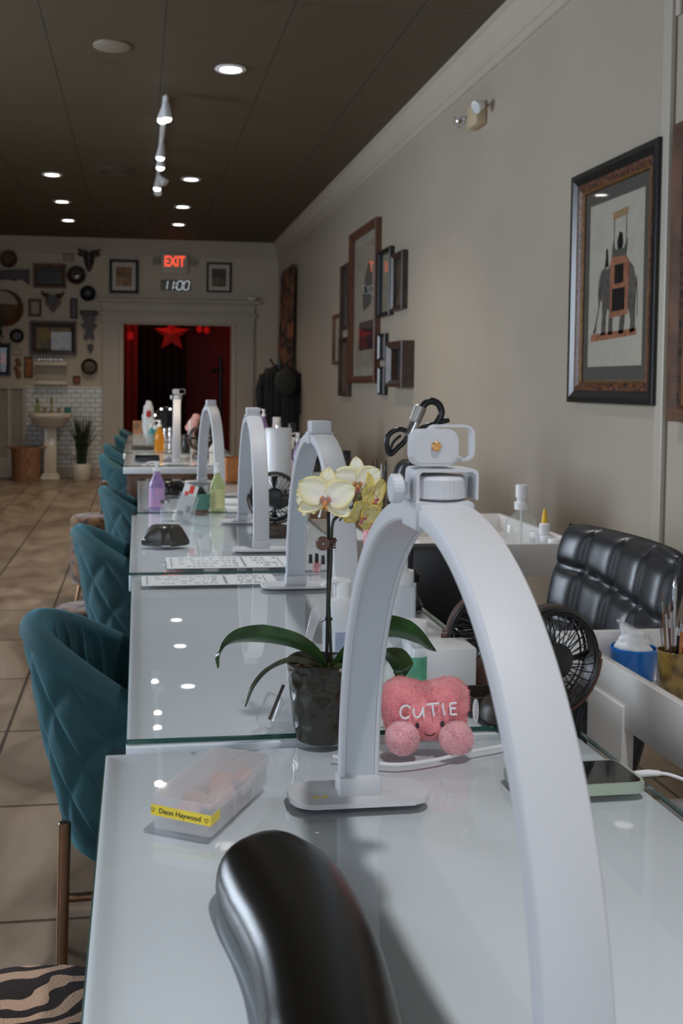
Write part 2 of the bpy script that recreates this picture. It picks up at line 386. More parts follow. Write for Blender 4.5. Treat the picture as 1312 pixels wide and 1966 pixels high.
# crown moulding (right and far), stepped profile
def crown(name, pts):
    bm = B(); prof = [(0, 0), (.085, 0), (.085, -.02), (.07, -.03), (.06, -.055), (.04, -.085), (.025, -.11), (.025, -.15), (.016, -.155), (.016, -.195), (0, -.20)]
    rows = []
    for (p, inx, iny) in pts: rows.append([Vector((p[0]+inx*a, p[1]+iny*a, ZC+b)) for a, b in prof])
    V = grid(bm, rows, cv=True); cap(bm, V[0]); cap(bm, V[-1]); return struct(name, bm, m_trim)
crown('trim_1', [((XR, YB), -1, 0), ((XR, YF), -1, -1), ((XL, YF), 1, -1)])
struct('trim_2', slab((XR-.010, U(1281, 500, X=XR).y, ZC/2-.06), (.020, .060, ZC-.32), .006), mat('batten_paint', (.46, .41, .34), .4))          # batten beside the elephant print
struct('trim_3', slab((XR-.006, U(1281, 500, X=XR).y-.05, 2.72), (.012, .03, .5), .004), m_trim)
struct('baseboard_right', slab((XR-.01, (YB+YF)/2, .07), (.02, YF-YB, .14), .004), m_trim)
struct('baseboard_far', slab(((XL+DX0-.3)/2, YF-.01, .07), (DX0-.3-XL, .02, .14), .004), m_trim)
# door casing with its entablature
ox0, ox1 = U(196, 800, Y=YF).x, U(486, 800, Y=YF).x; zt = U(340, 607, Y=YF).z; zt2 = U(340, 582, Y=YF).z
bm = B()
box(bm, ((ox0+DX0)/2, YF-.02, DZ/2+.05), (DX0-ox0, .04, DZ+.1), .006); box(bm, ((ox1+DX1)/2, YF-.02, DZ/2+.05), (ox1-DX1, .04, DZ+.1), .006)
box(bm, (DX0-.03, YF-.045, DZ/2), (.06, .02, DZ), .004); box(bm, (DX1+.03, YF-.045, DZ/2), (.06, .02, DZ), .004)
box(bm, ((ox0+ox1)/2, YF-.025, (DZ+zt)/2+.02), (ox1-ox0+.02, .05, zt-DZ), .005)
box(bm, ((ox0+ox1)/2, YF-.03, zt+.02), (ox1-ox0+.08, .07, .035), .008)
box(bm, ((ox0+ox1)/2, YF-.02, (zt+zt2)/2), (ox1-ox0+.02, .04, zt2-zt), .005); box(bm, ((ox0+ox1)/2, YF-.05, zt2+.02), (ox1-ox0+.14, .11, .045), .01)
struct('trim_4', bm, m_trim)
# tiled splashback, panelled wainscot
sx0, sx1, sz = U(50, 800, Y=YF).x, U(196, 800, Y=YF).x, U(120, 742, Y=YF).z
struct('trim_5', slab(((sx0+sx1)/2, YF-.008, sz/2), (sx1-sx0, .016, sz)), m_subway)
bm = B(); wz = U(20, 744, Y=YF).z
box(bm, ((XL+sx0)/2, YF-.012, wz), (sx0-XL, .04, .035), .005); box(bm, ((XL+sx0)/2, YF-.012, .13), (sx0-XL, .03, .24), .004)
x = sx0-.02
while x > XL: box(bm, (x, YF-.012, wz/2), (.05, .025, wz), .004); x -= .185
struct('trim_6', bm, m_trim)
struct('wall_far_panel', slab(((XL+sx0)/2, YF-.003, wz/2), (sx0-XL, .006, wz)), mat('panel_grey', (.36, .33, .27), .6, var=.05))
# red-lit back room: walls, hanging curtain
struct('wall_back_room_left', slab((DX0-.45, (YF+.2+YR)/2, ZC/2), (.1, YR-YF-.2, ZC)), m_red)
struct('wall_back_room_right', slab((DX1+.35, (YF+.2+YR)/2, ZC/2), (.1, YR-YF-.2, ZC)), m_red)
struct('wall_back_room_far', slab(((DX0+DX1)/2, YR, ZC/2), (DX1-DX0+1.2, .1, ZC)), m_red)
def curtain(name, x0, x1, y, z0, z1, m, label, amp=.05, waves=6):
    rows = []
    for i in range(90):
        t = i/89; rows.append([Vector((x0+(x1-x0)*t+.01*math.sin(t*40), y+amp*math.sin(t*waves*6.283+.5*math.sin(j))*(.6+.4*j/8), z1+(z0-z1)*j/8)) for j in range(9)])
    bm = B(); grid(bm, rows); o = obj(name, bm, m, None); sm = o.modifiers.new('s', 'SOLIDIFY'); sm.thickness = .008
    return tag(o, label, 'curtain')
cx0, cx1 = U(265, 700, Y=15.6).x, U(356, 700, Y=15.6).x
curtain('curtain', cx0, cx1, 15.6, .02, 2.95, m_cloth, 'long black curtain hanging in the middle of the red back room')
curtain('curtain', U(236, 700, Y=15).x-.3, U(262, 700, Y=15).x, 15.0, .02, 2.3, mat('red_drape', (.30, .05, .04), .85, sheen=.3, var=.1), 'red drape just inside the left side of the dark doorway', .04, 5)
p = U(330, 642, Y=14.6); t = thing('paper_star', 'red glowing folded paper star hanging in the back room doorway', 'lantern', p)
bm = B(); pts = []
for k in range(10):
    a = R(90+36*k); r = .25 if k % 2 == 0 else .11; pts.append((r*math.cos(a), r*math.sin(a)))
f = bm.verts.new((0, -.07, 0)); b_ = bm.verts.new((0, .07, 0)); vs = [bm.verts.new((x, 0, z)) for x, z in pts]
for k in range(10): bm.faces.new((f, vs[k], vs[(k+1) % 10])); bm.faces.new((b_, vs[(k+1) % 10], vs[k]))
obj('star_shade', bm, mat('red_star_paper', (.5, .04, .03), .6, emit=(1, .03, .02), es=.03), t, False)
bm = B(); cyl(bm, (0, 0, .24), (0, 0, ZC-p.z), .004, seg=6); obj('cord', bm, m_black, t)
p = U(424, 720, Y=15.2); t = thing('display_stand', 'dark slim stand with cross arm inside the red back room', 'stand', (p.x, 15.2, 0))
bm = B(); cyl(bm, (0, 0, .03), (0, 0, 1.62), .03); cyl(bm, (-.14, 0, 1.40), (.05, 0, 1.42), .03); obj('pole', bm, m_black, t)
bm = B(); lathe(bm, [(0, 0), (.2, 0), (.2, .015), (.03, .04), (0, .04)]); obj('base', bm, m_black, t)
for i, (px, py) in enumerate(((383, 632), (397, 634), (250, 645))):
    p = U(px, py, Y=15.5 if i < 2 else 14.2); bm = B(); ball(bm, (0, 0, 0), (.045, .045, .055)); cyl(bm, (0, 0, .05), (0, 0, ZC-p.z), .003, seg=5)
    tag(obj('paper_lantern', bm, mat('red_lantern', (.8, .04, .03), .6, emit=(1, .02, .02), es=.12), None, loc=p), ['small red lantern, left of the pair at the right top of the red room', 'small red lantern, right of the pair at the right top of the red room', 'dim red lantern above the red drape in the back room'][i], 'lantern')
l = bpy.data.lights.new('red_room_lamp', 'POINT'); l.energy = RED_W; l.color = (1, .07, .05); l.shadow_soft_size = .15
o = bpy.data.objects.new('red_room_lamp', l); C.objects.link(o); o.location = (DX0+.5, 14.4, 2.6)

# ------------------------------------------------------------------ ceiling fixtures
def spot(loc, energy, size, col=(1, .83, .64), blend=.6, tgt=None, rad=.05):
    l = bpy.data.lights.new('lamp_light', 'SPOT'); l.energy = energy; l.color = col; l.spot_size = R(size); l.spot_blend = blend; l.shadow_soft_size = rad
    o = bpy.data.objects.new('lamp_light', l); C.objects.link(o); o.location = loc
    if tgt: o.rotation_euler = (Vector(tgt)-Vector(loc)).to_track_quat('-Z', 'Y').to_euler()
    return o
spots = [(443, 131, 'nearest recessed ceiling downlight, alone and brightest above the row of desks'), (367, 343, 'ceiling downlight, nearest of the three to the right of the track'),
         (351, 396, 'ceiling downlight, middle of the three to the right of the track'), (343, 430, 'ceiling downlight, farthest of the three to the right of the track'),
         (100, 334, 'ceiling downlight, nearest of the three at the far left'), (119, 386, 'ceiling downlight, middle of the three at the far left'), (131, 422, 'ceiling downlight, farthest of the three at the far left')]
dl = None
for i, (px, py, lab) in enumerate(spots):
    p = U(px, py, z=ZC)
    if dl is None:
        dl = thing('ceiling_downlight', lab, 'ceiling light', p, 0, 'recessed ceiling downlights')
        bm = B(); lathe(bm, [(.060, 0), (.088, -.001), (.092, -.006), (.086, -.011), (.066, -.012), (.060, -.004)], seg=32, ends=False); obj('trim_ring', bm, m_whitep, dl)
        bm = B(); lathe(bm, [(0, -.006), (.055, -.005), (.060, -.003)], seg=32); obj('lens', bm, m_emit, dl)
    else: copy_tree(dl, p, 0, lab)
    spot((p.x, p.y, ZC-.02), DOWNLIGHT_W*(1.9 if i == 0 else .8), 118, blend=1)
for (x, y) in ((.5, 3.1), (-1.9, 3.1), (-1.9, 6.0), (.5, .3)): spot((x, y, ZC-.02), DOWNLIGHT_W*(1.6 if y < 4 else .8), 96 if y < 4 else 118, (.97, .98, 1) if y < 4 else (1, .83, .64), blend=1)
# track with heads
pa = U(318, 184, z=ZC); x0, y0, y1 = pa.x, pa.y, 9.9
t = thing('track_light', 'white ceiling track light rail with small lit spot heads', 'track light', (x0, y0, ZC))
bm = B(); box(bm, (0, (y1-y0)/2, -.012), (.034, y1-y0, .024), .003); obj('rail', bm, m_whitep, t)
heads = [(312, 231, -25, 1), (320, 228, 20, 1), (308, 303, -5, 1), (308, 322, 5, 1), (298, 345, 60, 0), (302, 362, 0, 1), (302, 378, 0, 0)]
for i, (px, py, a, lit) in enumerate(heads):
    q = U(px, py, z=ZC-.17 if lit or i == 6 else ZC-.1); yy = q.y-y0; xx = q.x-x0
    h = B(); cyl(h, (0, yy, -.024), (0, yy, -.07), .008, seg=8)
    d = Vector((math.sin(R(a)), -.45, -.9)).normalized()
    top = Vector((0, yy, -.07)); e = Vector((xx, yy, -.17)) if lit else top+d*.09
    cyl(h, top, e, .020, .036, 14); ho = obj('spot_head', h, m_whitep, t)
    if lit:
        dd = (e-top).normalized(); b2 = B(); ball(b2, e+dd*.004, (.030, .030, .018), 16, 8); obj('bulb_or_glint', b2, m_emit, ho)
        spot(Vector((x0, y0, ZC))+e+dd*.05, SPOT_W, 75, tgt=Vector((x0, y0, ZC))+e+dd*.05+dd, rad=.03)
p = U(215, 87, z=ZC); t = thing('ceiling_disc', 'plain round ceiling cover plate left of the nearest downlight', 'ceiling cover', p)
bm = B(); lathe(bm, [(.10, 0), (.10, -.008), (.085, -.014), (.03, -.016), (0, -.016)], seg=32); obj('cover', bm, m_ceil if False else mat('ceiling_disc_paint', (.26, .22, .17), .6), t)
p = U(222, 327, z=ZC); t = thing('ceiling_vent', 'dark round ceiling vent left of the track lights', 'vent', p)
bm = B(); lathe(bm, [(.17, 0), (.17, -.01), (.13, -.02), (.12, -.008), (.09, -.022), (.08, -.01), (.05, -.024), (.0, -.024)], seg=32); obj('louvre', bm, mat('vent_brown', (.07, .055, .04), .6), t)
# emergency light on the right wall
y = U(905, 222, X=XR-.06).y; z = U(905, 222, X=XR-.06).z
t = thing('emergency_light', 'beige emergency light box with two round lamp heads below the right crown moulding', 'emergency light', (XR, y, z))
bm = B(); box(bm, (-.03, 0, 0), (.06, .16, .12), .01); obj('housing', bm, mat('beige_plastic', (.55, .43, .28), .5), t)
for s in (-1, 1):
    bm = B(); cyl(bm, (-.03, .07*s, .03), (-.05, .15*s, .02), .008, seg=8); cyl(bm, (-.05, .15*s, .02), (-.09, .16*s, -.0), .022, .034, 14)
    o = obj('lamp_head', bm, m_chrome if s == 1 else m_whitep, t); b2 = B(); ball(b2, (-.09, .16*s, 0), (.012, .03, .03)); obj('lens', b2, m_clear, o)

# ------------------------------------------------------------------ tables
ZT = .75; XT0, XT1 = -.012, .60
def table(y0, y1, x0, x1, label, wood=False, z=ZT):
    t = thing('manicure_table', label, 'table', (x0, y0, 0), 0, 'glass topped manicure tables in a row')
    L_, W = y1-y0, x1-x0
    bm = B(); box(bm, (W/2, L_/2, z-.0085-.019), (W, L_, .038), .003); obj('tabletop', bm, m_table, t)
    g = B(); box(g, (W/2+.002, L_/2, z-.0035), (W+.004, L_-.006, .007), .0012, seg=1)
    go = obj('glass_top', g, [m_glass, m_gedge], t, False)
    for f in go.data.polygons: f.material_index = 1 if f.normal.y < -.5 or abs(f.normal.x) > .5 else 0
    bm = B()
    mm = m_wood if wood else m_table
    box(bm, (W/2, .02, z-.047-.07), (W-.08, .02, .14), .002); box(bm, (W/2, L_-.02, z-.047-.07), (W-.08, .02, .14), .002); box(bm, (W-.05, L_/2, z-.047-.07), (.02, L_-.04, .14), .002)
    obj('apron', bm, mm, t)
    if wood:
        bm = B(); box(bm, (W/2, .05, (z-.047)/2), (W-.04, .03, z-.05), .003); obj('end_panel', bm, mm, t)
        bm = B(); box(bm, (W/2, L_-.05, (z-.047)/2), (W-.04, .03, z-.05), .003); obj('end_panel', bm, mm, t)
    else:
        for (a, b_) in ((.20, .06), (W-.06, .06), (.20, L_-.06), (W-.06, L_-.06)):
            bm = B(); box(bm, (a, b_, (z-.19)/2+.01), (.045, .045, z-.19+.02), .004); obj('leg', bm, m_table, t)
    return t
x1l = U(203, 1434, z=ZT).x
table(-.02, 1.34, -.040, XT1, 'nearest white manicure table, under the black armrest and pink plush toy')
table(1.365, 2.565, U(242, 1415, z=ZT).x, XT1-.002, 'second white manicure table from the camera, beside the first teal chair')
table(2.585, 3.785, U(248, 1090, z=ZT).x, XT1-.005, 'third white manicure table, with the rounded dark hand cushion')
table(3.805, 5.13, .000, XT1, 'fourth table, behind the purple soap bottle, at the end of the near row')
table(5.95, 7.07, U(237, 893, z=ZT).x, .62, 'first table of the far row, brown wooden end panel under a white top', True)
table(7.10, 8.35, U(237, 868, z=ZT).x, .62, 'second table of the far row, under the food tray', True)
table(8.38, 9.60, U(243, 851, z=ZT).x, .62, 'farthest manicure table, nearest the red doorway', True)
# printed sheets under / at the seam of the glass tops
def sheet(px0, px1, y, d, label):
    a = U(px0, 1100, z=ZT).x; 
    t = thing('printed_sheet', label, 'paper sheet', ((px0+px1)/2, y, ZT), 0, 'printed sheets on the glass at the table seam')
    Wd = px1-px0; bm = B(); box(bm, (0, 0, .0006), (Wd, d, .001)); obj('paper', bm, m_paper, t, False)
    bm = B(); rnd = random.Random(3+int(y*100))
    box(bm, (-Wd*.46, 0, .0013), (.003, d*.8, .0006)); box(bm, (Wd*.12, 0, .0013), (.006, d*.85, .0006)); box(bm, (Wd*.42, 0, .0013), (.003, d*.8, .0006))
    for r in range(4):
        x = -Wd*.40
        while x < Wd*.38:
            w2 = rnd.uniform(.004, .016)
            if rnd.random() < .75 and abs(x-Wd*.12) > .02: box(bm, (x+w2/2, d*(-.33+.22*r), .0012), (w2, d*(.05 if x < 0 else .09), .0005))
            x += w2+.005
    obj('print', bm, m_ink, t, False)
sheet(.075, .40, 2.72, .17, 'white printed sheet at the near end of the third glass table')
sheet(.01, .33, 2.475, .12, 'white printed sheet at the far end of the second glass table')

# ------------------------------------------------------------------ arch lamps
LA, LB_ = .3065, .372
def arch_rows(a, b, w, t0, t1, n, bulge=.0015, z0=.028, inner=0, th=.0):
    """closed cross sections along the half-moon between angles t0, t1"""
    rows = []
    for i in range(n+1):
        th_ = t0+(t1-t0)*i/n; c, s = math.cos(th_), math.sin(th_)
        e = 2/2.12; cc = math.copysign(abs(c)**e, c); ss = abs(s)**e
        p = Vector((0, a*cc, z0+(b-z0)*ss)); 
        nrm = Vector((0, math.copysign(abs(c)**(2-e), c)/a, abs(s)**(2-e)/b)).normalized()
        row = []
        for (x, d) in w: row.append(p + Vector((x, 0, 0)) + nrm*d)
        rows.append(row)
    return rows
def arch_lamp(label, loc, rz, detailed, cap_top=True, phone=False, w=.045, holder=False):
    t = thing('arch_lamp', label, 'desk lamp', loc, rz, 'white half-moon arch lamps along the tables')
    h = w/2; T = .0175
    sec = [(-h, -.003), (-h+.002, 0), (-h*.5, .0012), (0, .0016), (h*.5, .0012), (h-.002, 0), (h, -.003), (h, -T+.002), (h-.002, -T), (h-.0055, -T), (h-.0055, -T+.004), (-h+.0055, -T+.004), (-h+.0055, -T), (-h+.002, -T), (-h, -T+.002)]
    g = .005/LA
    for k, (t0, t1) in enumerate(((0, math.pi/2-g), (math.pi/2+g, math.pi))):
        bm = B(); V = grid(bm, arch_rows(LA, LB_, sec, t0, t1, 44), cv=True); cap(bm, V[0]); cap(bm, V[-1]); obj('arch_shell', bm, m_lamp, t, angle=35)
    for (t0, t1) in ((0.0, math.pi/2-.03), (math.pi/2+.03, math.pi)):
        bm = B(); s2 = [(-h+.0057, -T+.0038), (h-.0057, -T+.0038), (h-.0057, -T+.0012), (-h+.0057, -T+.0012)]
        V = grid(bm, arch_rows(LA, LB_, s2, t0, t1, 44), cv=True); cap(bm, V[0]); cap(bm, V[-1]); obj('light_panel', bm, m_panel, t, angle=35)
    # centre joint
    bm = B(); s3 = [(-h-.0022, .0015), (-h-.0005, .003), (h+.0005, .003), (h+.0022, .0015), (h+.0022, -T-.002), (h+.0005, -T-.0035), (-h-.0005, -T-.0035), (-h-.0022, -T-.002)]
    V = grid(bm, arch_rows(LA, LB_, s3, math.pi/2-.062, math.pi/2+.062, 8), cv=True); cap(bm, V[0]); cap(bm, V[-1]); obj('centre_joint', bm, m_lamp, t, angle=35)
    for s in (-1, 1):
        bm = B(); box(bm, (0, s*(LA-.009), .018), (w+.0035, .030, .022), .003); obj('foot_block', bm, m_lamp, t)
        bm = B(); poly = rrect(.160, .070, .022, 8)
        prism(bm, poly, .0055, Matrix.Translation((0, s*(LA-.008), .0025)), .0018); bp_ = obj('base_plate', bm, m_lamp, t, angle=30)
        bm = B(); prism(bm, rrect(.152, .062, .02, 6), .0028, Matrix.Translation((0, s*(LA-.008), 0))); obj('rubber_pad', bm, m_foot, bp_)
    if cap_top:
        bm = B(); box(bm, (0, 0, LB_+.012), (w*.92, .05, .026), .003); obj('top_cap', bm, m_lamp, t)
    return t
def phone_mount(t, w=.045):
    """knob, clamp bracket, ribbed dial and clip on top of the arch"""
    z = LB_+.002
    bm = B(); n = 72; rows = []
    for r_, zz in ((.021, z+.002), (.0235, z+.0035), (.0235, z+.0185), (.022, z+.021), (.008, z+.0225)):
        rows.append([Vector(((r_+(.0004*(k % 2) if r_ > .023 else 0))*math.cos(2*math.pi*k/n), (r_+(.0004*(k % 2) if r_ > .023 else 0))*math.sin(2*math.pi*k/n), zz)) for k in range(n)])
    V = grid(bm, rows, cv=True); cap(bm, V[0], True); cap(bm, V[-1]); obj('ribbed_dial', bm, m_lamp, t, angle=20)
    bm = B(); a = .0265; top = z+.0275; M = frameM((0, .018, 0), (1, 0, 0), (0, 0, 1))
    M = Matrix.Translation((0, .018, 0)) @ Matrix(((1, 0, 0), (0, 0, -1), (0, 1, 0))).to_4x4()
    out = [(-a, z-.012), (-a, top-.004), (-a+.001, top-.001), (-a+.004, top), (a-.004, top), (a-.001, top-.001), (a, top-.004), (a, z+.002),
           (a-.0022, z+.002), (a-.0022, top-.005), (a-.005, top-.0026), (-a+.005, top-.0026), (-a+.0028, top-.005), (-a+.0028, z-.012)]
    prism(bm, out, .036, M); bm.transform(Matrix.Translation((.003, 0, 0))); obj('clamp_bracket', bm, m_lamp, t, angle=30)
    bm = B(); n = 48; rows = []
    for r_, xx in ((.0105, 0), (.012, .001), (.012, .0085), (.010, .0105), (.005, .0105), (.005, .014)):
        rows.append([Vector((-a-.0145+xx, (r_+(.0003*(k % 2)))*math.cos(2*math.pi*k/n), z+.010+(r_+(.0003*(k % 2)))*math.sin(2*math.pi*k/n))) for k in range(n)])
    V = grid(bm, rows, cv=True); cap(bm, V[0]); cap(bm, V[-1]); obj('clamp_knob', bm, m_lamp, t, angle=25)
    # clip: front pad, bridge, rear loop
    hz = top+.0175
    bm = B(); prism(bm, rrect(.0405, .0305, .0085, 8), .011, Matrix.Translation((-.0075, -.004, hz)) @ Matrix(((1, 0, 0), (0, 0, 1), (0, -1, 0))).to_4x4().inverted(), .0015)
    pad = obj('clip_pad', bm, m_lamp, t, angle=30)
    bm = B(); prism(bm, rrect(.035, .025, .007, 8), .0009, Matrix.Translation((-.0075, -.0145, hz)) @ Matrix(((1, 0, 0), (0, 0, 1), (0, -1, 0))).to_4x4().inverted()); obj('pad_face', bm, m_lamp, pad, False)
    bm = B(); cyl(bm, (-.0065, -.0172, hz+.001), (-.0065, -.0145, hz+.001), .0041, seg=24); obj('copper_button', bm, m_copper, pad)
    bm = B(); rows = []
    for (yy, zz) in ((.004, hz-.0145), (.030, hz-.0150), (.052, hz-.0145)):
        rows.append([Vector((x + (yy-.004)*.62, yy, zz+d)) for x, d in ((-.018, 0), (.008, 0), (.008, .0025), (-.018, .0025))])
    V = grid(bm, rows, cv=True); cap(bm, V[0]); cap(bm, V[-1]); obj('clip_bridge', bm, m_lamp, t)
    bm = B(); o_ = rrect(.043, .0325, .009, 8); i_ = rrect(.039, .0285, .0075, 8); n = len(o_); yb, c0 = .050, .0270
    rows = [[Vector((x+c0, yb+d, zz+hz)) for x, zz in q] for q, d in ((o_, 0), (o_, .013), (i_, .013), (i_, 0))]
    grid(bm, rows, cu=True, cv=True); obj('clip_loop', bm, m_lamp, t, angle=30)
l1 = arch_lamp('largest white arch lamp, in front of the pink plush, with a clip on top', (.2500, .846, ZT), 0, True, cap_top=False)
phone_mount(l1)
bm = B()                                            # small yellow print on the far base plate
for x in (-.052, -.040): box(bm, (x, LA-.022, .0083), (.003, .003, .0004)); box(bm, (x+.001, LA-.019, .0083), (.005, .0015, .0004))
box(bm, (-.046, LA-.0235, .0083), (.008, .001, .0004)); obj('yellow_print', bm, m_yel, l1, False)
arch_lamp('white arch lamp right behind the orchid flowers', (.364, 2.075, ZT), 0, False)
arch_lamp('white arch lamp on the third table, left of the one behind the orchid', (.352, 3.20, ZT), R(-1.2), False)
arch_lamp('white arch lamp standing behind the yellow-green soap bottle', (.322, 4.64, ZT), R(3.5), False)
a5 = arch_lamp('distant white arch lamp seen end on before the red doorway', (.235, 6.34, ZT), R(-2.5), False, cap_top=False); phone_mount(a5)
# ------------------------------------------------------------------ teal barrel chairs
def shell_pt(phi, v, off=0.0):
    """phi: angle round the shell (0 = back centre, +-1 = arm ends), v 0 bottom .. 1 rim; returns outer point"""
    A = phi*R(118)
    zr = .40+.375*(math.cos(phi*1.12)**.9 if abs(phi) < 1.4 else 0)
    zr = .765-.23*abs(phi)**1.9; zb = .315+.03*abs(phi)
    z = zb+(zr-zb)*v; k = .60+.40*(v**.75)
    if v < .06: k *= .93+.07*(v/.06)
    rx, ry = .255, .255
    x = -rx*k*math.cos(A); y = ry*k*math.sin(A)
    n = Vector((-math.cos(A), math.sin(A), 0)); return Vector((x, y, z))+n*off, n
def make_chair(label, loc, rz):
    t = thing('barrel_chair', label, 'chair', loc, rz, 'teal velvet chairs along the tables')
    NP, NV = 150, 46; rows = []
    for i in range(NP+1):
        phi = -1+2*i/NP; sec = []
        for j in range(NV+1):
            v = j/NV*.96; u_ = phi*3.6; w_ = (v-.1)*2.5
            d1 = abs(((u_+w_) % 1)-.5); d2 = abs(((u_-w_) % 1)-.5); g = max(math.exp(-(d1/.05)**2), math.exp(-(d2/.05)**2))
            puff = .006*min(1, min(d1, d2)*4)*(1 if v < .9 else (.96-v)/.06)
            sec.append(shell_pt(phi, v, puff-.0030*g*(1 if v < .9 else 0))[0])
        top, n = shell_pt(phi, 1)
        TH = .042
        for k in range(11):
            a = math.pi*k/10; sec.append(top + n*(-TH/2+(TH/2+.006)*math.cos(a)) + Vector((0, 0, -.022+.030*math.sin(a))))
        for j in range(1, 13):
            v = 1-.04-j/12*.52; ch = abs(((phi*9) % 1)-.5); g = math.exp(-(ch/.09)**2)
            sec.append(shell_pt(phi, v, -TH-.006*g)[0])
        rows.append(sec)
    bm = B(); V = grid(bm, rows); cap(bm, V[0]); cap(bm, V[-1])
    obj('shell', bm, m_teal, t, angle=60)
    bm = B(); lathe(bm, [(0, .31), (.15, .315), (.165, .33), (.17, .36)], seg=40); obj('base_pan', bm, m_teal, t)
    bm = B(); rows = []
    for r_, zz in ((.0, .36), (.175, .36), (.2, .38), (.207, .42), (.2, .455), (.17, .468), (0, .472)):
        rows.append([Vector((.035+max(r_, 1e-4)*1.02*math.cos(2*math.pi*k/48), max(r_, 1e-4)*math.sin(2*math.pi*k/48), zz)) for k in range(48)])
    grid(bm, rows, cv=True); obj('seat_cushion', bm, m_teal, t)
    for sx, sy in ((-1, -1), (-1, 1), (1, -1), (1, 1)):
        bm = B(); cyl(bm, (sx*.172, sy*.165, .425), (sx*.180, sy*.185, 0), .0115, .010, 18); obj('leg', bm, m_gold, t)
    for a, b_ in (((-.172, -.16, .285), (-.172, .16, .285)), ((.172, -.16, .285), (.172, .16, .285)), ((-.172, -.165, .285), (.172, -.165, .285)), ((-.172, .165, .285), (.172, .165, .285))):
        bm = B(); cyl(bm, a, b_, .008, seg=12); obj('brace', bm, m_gold, t)
    return t
c1 = make_chair('nearest teal velvet barrel chair with bronze legs', (.035, 2.06, 0), R(3))
for (px, py, Y, rz, lab) in ((137, 1010, 3.33, 4, 'second nearest teal velvet chair, behind the nearest one'), (189, 935, 4.57, 2, 'third teal velvet chair, right of the leopard print stool'),
        (189, 872, 6.62, 0, 'fourth teal velvet chair, first beside the wooden table end'), (198, 853, 7.72, 0, 'fifth teal velvet chair of the row'),
        (219, 836, 9.05, 0, 'sixth teal velvet chair, last but one of the row'), (228, 823, 10.3, 0, 'farthest teal velvet chair, smallest beside the doorway')):
    copy_tree(c1, (U(px, 950, Y=Y).x+.258, Y, 0), R(rz), lab)

# fur stools
def pouf(label, loc, r, h, m, back=False, th=.15):
    t = thing('fur_stool', label, 'stool', loc)
    bm = B(); rows = []
    for k_, zz in ((.0, h-th), (.9, h-th), (1.0, h-th+.03), (1.02, h-.07), (.99, h-.025), (.90, h-.005), (.6, h), (0, h+.003)):
        rows.append([Vector((max(1e-4, k_)*r*math.cos(2*math.pi*a/56), max(1e-4, k_)*r*math.sin(2*math.pi*a/56), zz+.003*noise.noise(Vector((k_*9, a*.4, 1))))) for a in range(56)])
    grid(bm, rows, cv=True); obj('fur_seat', bm, m, t, angle=70)
    for sx, sy in ((-1, -1), (-1, 1), (1, -1), (1, 1)):
        bm = B(); cyl(bm, (sx*r*.55, sy*r*.55, h-th+.01), (sx*r*.72, sy*r*.72, 0), .012, .009, 12); obj('leg', bm, m_gold, t)
    if back:
        bm = B(); box(bm, (.06, .02, h+.09), (.05, .05, .2), .02); obj('back_post', bm, m_leop, t)
    return t
pouf('orange and black tiger striped fur stool in the near left corner', (U(45, 1900, z=.43).x, 1.21, 0), .235, .43, m_zebra)
pouf('tiger striped fur stool peeping out between the first two teal chairs', (U(168, 1160, Y=4.0).x, 4.0, 0), .125, .372, m_leop, th=.28)
pouf('brown leopard print fur stool left of the third teal chair', (U(172, 990, Y=5.9).x+.02, 5.9, 0), .125, .48, m_leop, True, th=.38)

# ------------------------------------------------------------------ black hand cushions
def cushion(name, label, secs, z0, hgt, m, group=None, cat='arm rest'):
    """secs: list of (left, right) plan points"""
    cen = sum((Vector(a)+Vector(b) for a, b in secs), Vector((0, 0)))/(2*len(secs))
    t = thing(name, label, cat, (cen.x, cen.y, z0), 0, group); rows = []; n = len(secs)
    S = []
    for i in range(n):
        S.append((Vector(secs[i][0])-cen, Vector(secs[i][1])-cen))
    Ls = smoothpath([(a.x, a.y, 0) for a, b in S], 6); Rs = smoothpath([(b.x, b.y, 0) for a, b in S], 6); N = len(Ls)
    for i in range(N):
        e = min(1, min(i, N-1-i)/7); hh = hgt*(.50+.50*math.sin(e*math.pi/2)); row = []
        for k in range(28):
            a = 2*math.pi*k/28; c, s = math.cos(a), math.sin(a)
            u_ = .5-.5*math.copysign(abs(c)**.75, c); p = Ls[i].lerp(Rs[i], u_)
            zz = hh*.30 + (hh*.70*abs(s)**.85 if s > 0 else -hh*.28*abs(s)**.5)
            row.append(Vector((p.x, p.y, max(zz, .001))))
        rows.append(row)
    bm = B(); V = grid(bm, rows, cv=True)
    for r_, q in ((V[0], 0), (V[-1], -1)):
        c = sum((v.co for v in r_), Vector())/len(r_); d = (sum(rows[q], Vector())/28-sum(rows[1 if q == 0 else -2], Vector())/28)
        cv = bm.verts.new(c+d*.25)
        for k in range(28):
            try: bm.faces.new((r_[k], r_[(k+1) % 28], cv))
            except ValueError: pass
    o = obj('leather_cover', bm, m, t, angle=75)
    return t
zc = ZT+.035
def P2(px, py, z=zc): q = U(px, py, z=z); return (q.x, q.y)
secs = [(P2(428, 1632), P2(452, 1616)), (P2(414, 1662), P2(560, 1602)), (P2(432, 1712), P2(640, 1640)), (P2(458, 1760), P2(690, 1705)), (P2(484, 1825), P2(733, 1790)), (P2(498, 1900), P2(762, 1875)), (P2(503, 1975), P2(788, 1975))]
a0, b0 = secs[-1]
secs += [((a0[0]-.001, a0[1]-.03), (b0[0]-.004, b0[1]-.03)), ((a0[0]-.003, a0[1]-.06), (b0[0]-.016, b0[1]-.055)), ((a0[0]+.012, a0[1]-.085), (b0[0]-.045, b0[1]-.085))]
cushion('armrest_cushion', 'big curved black leather hand rest in the foreground', secs, ZT, .050, m_leather)
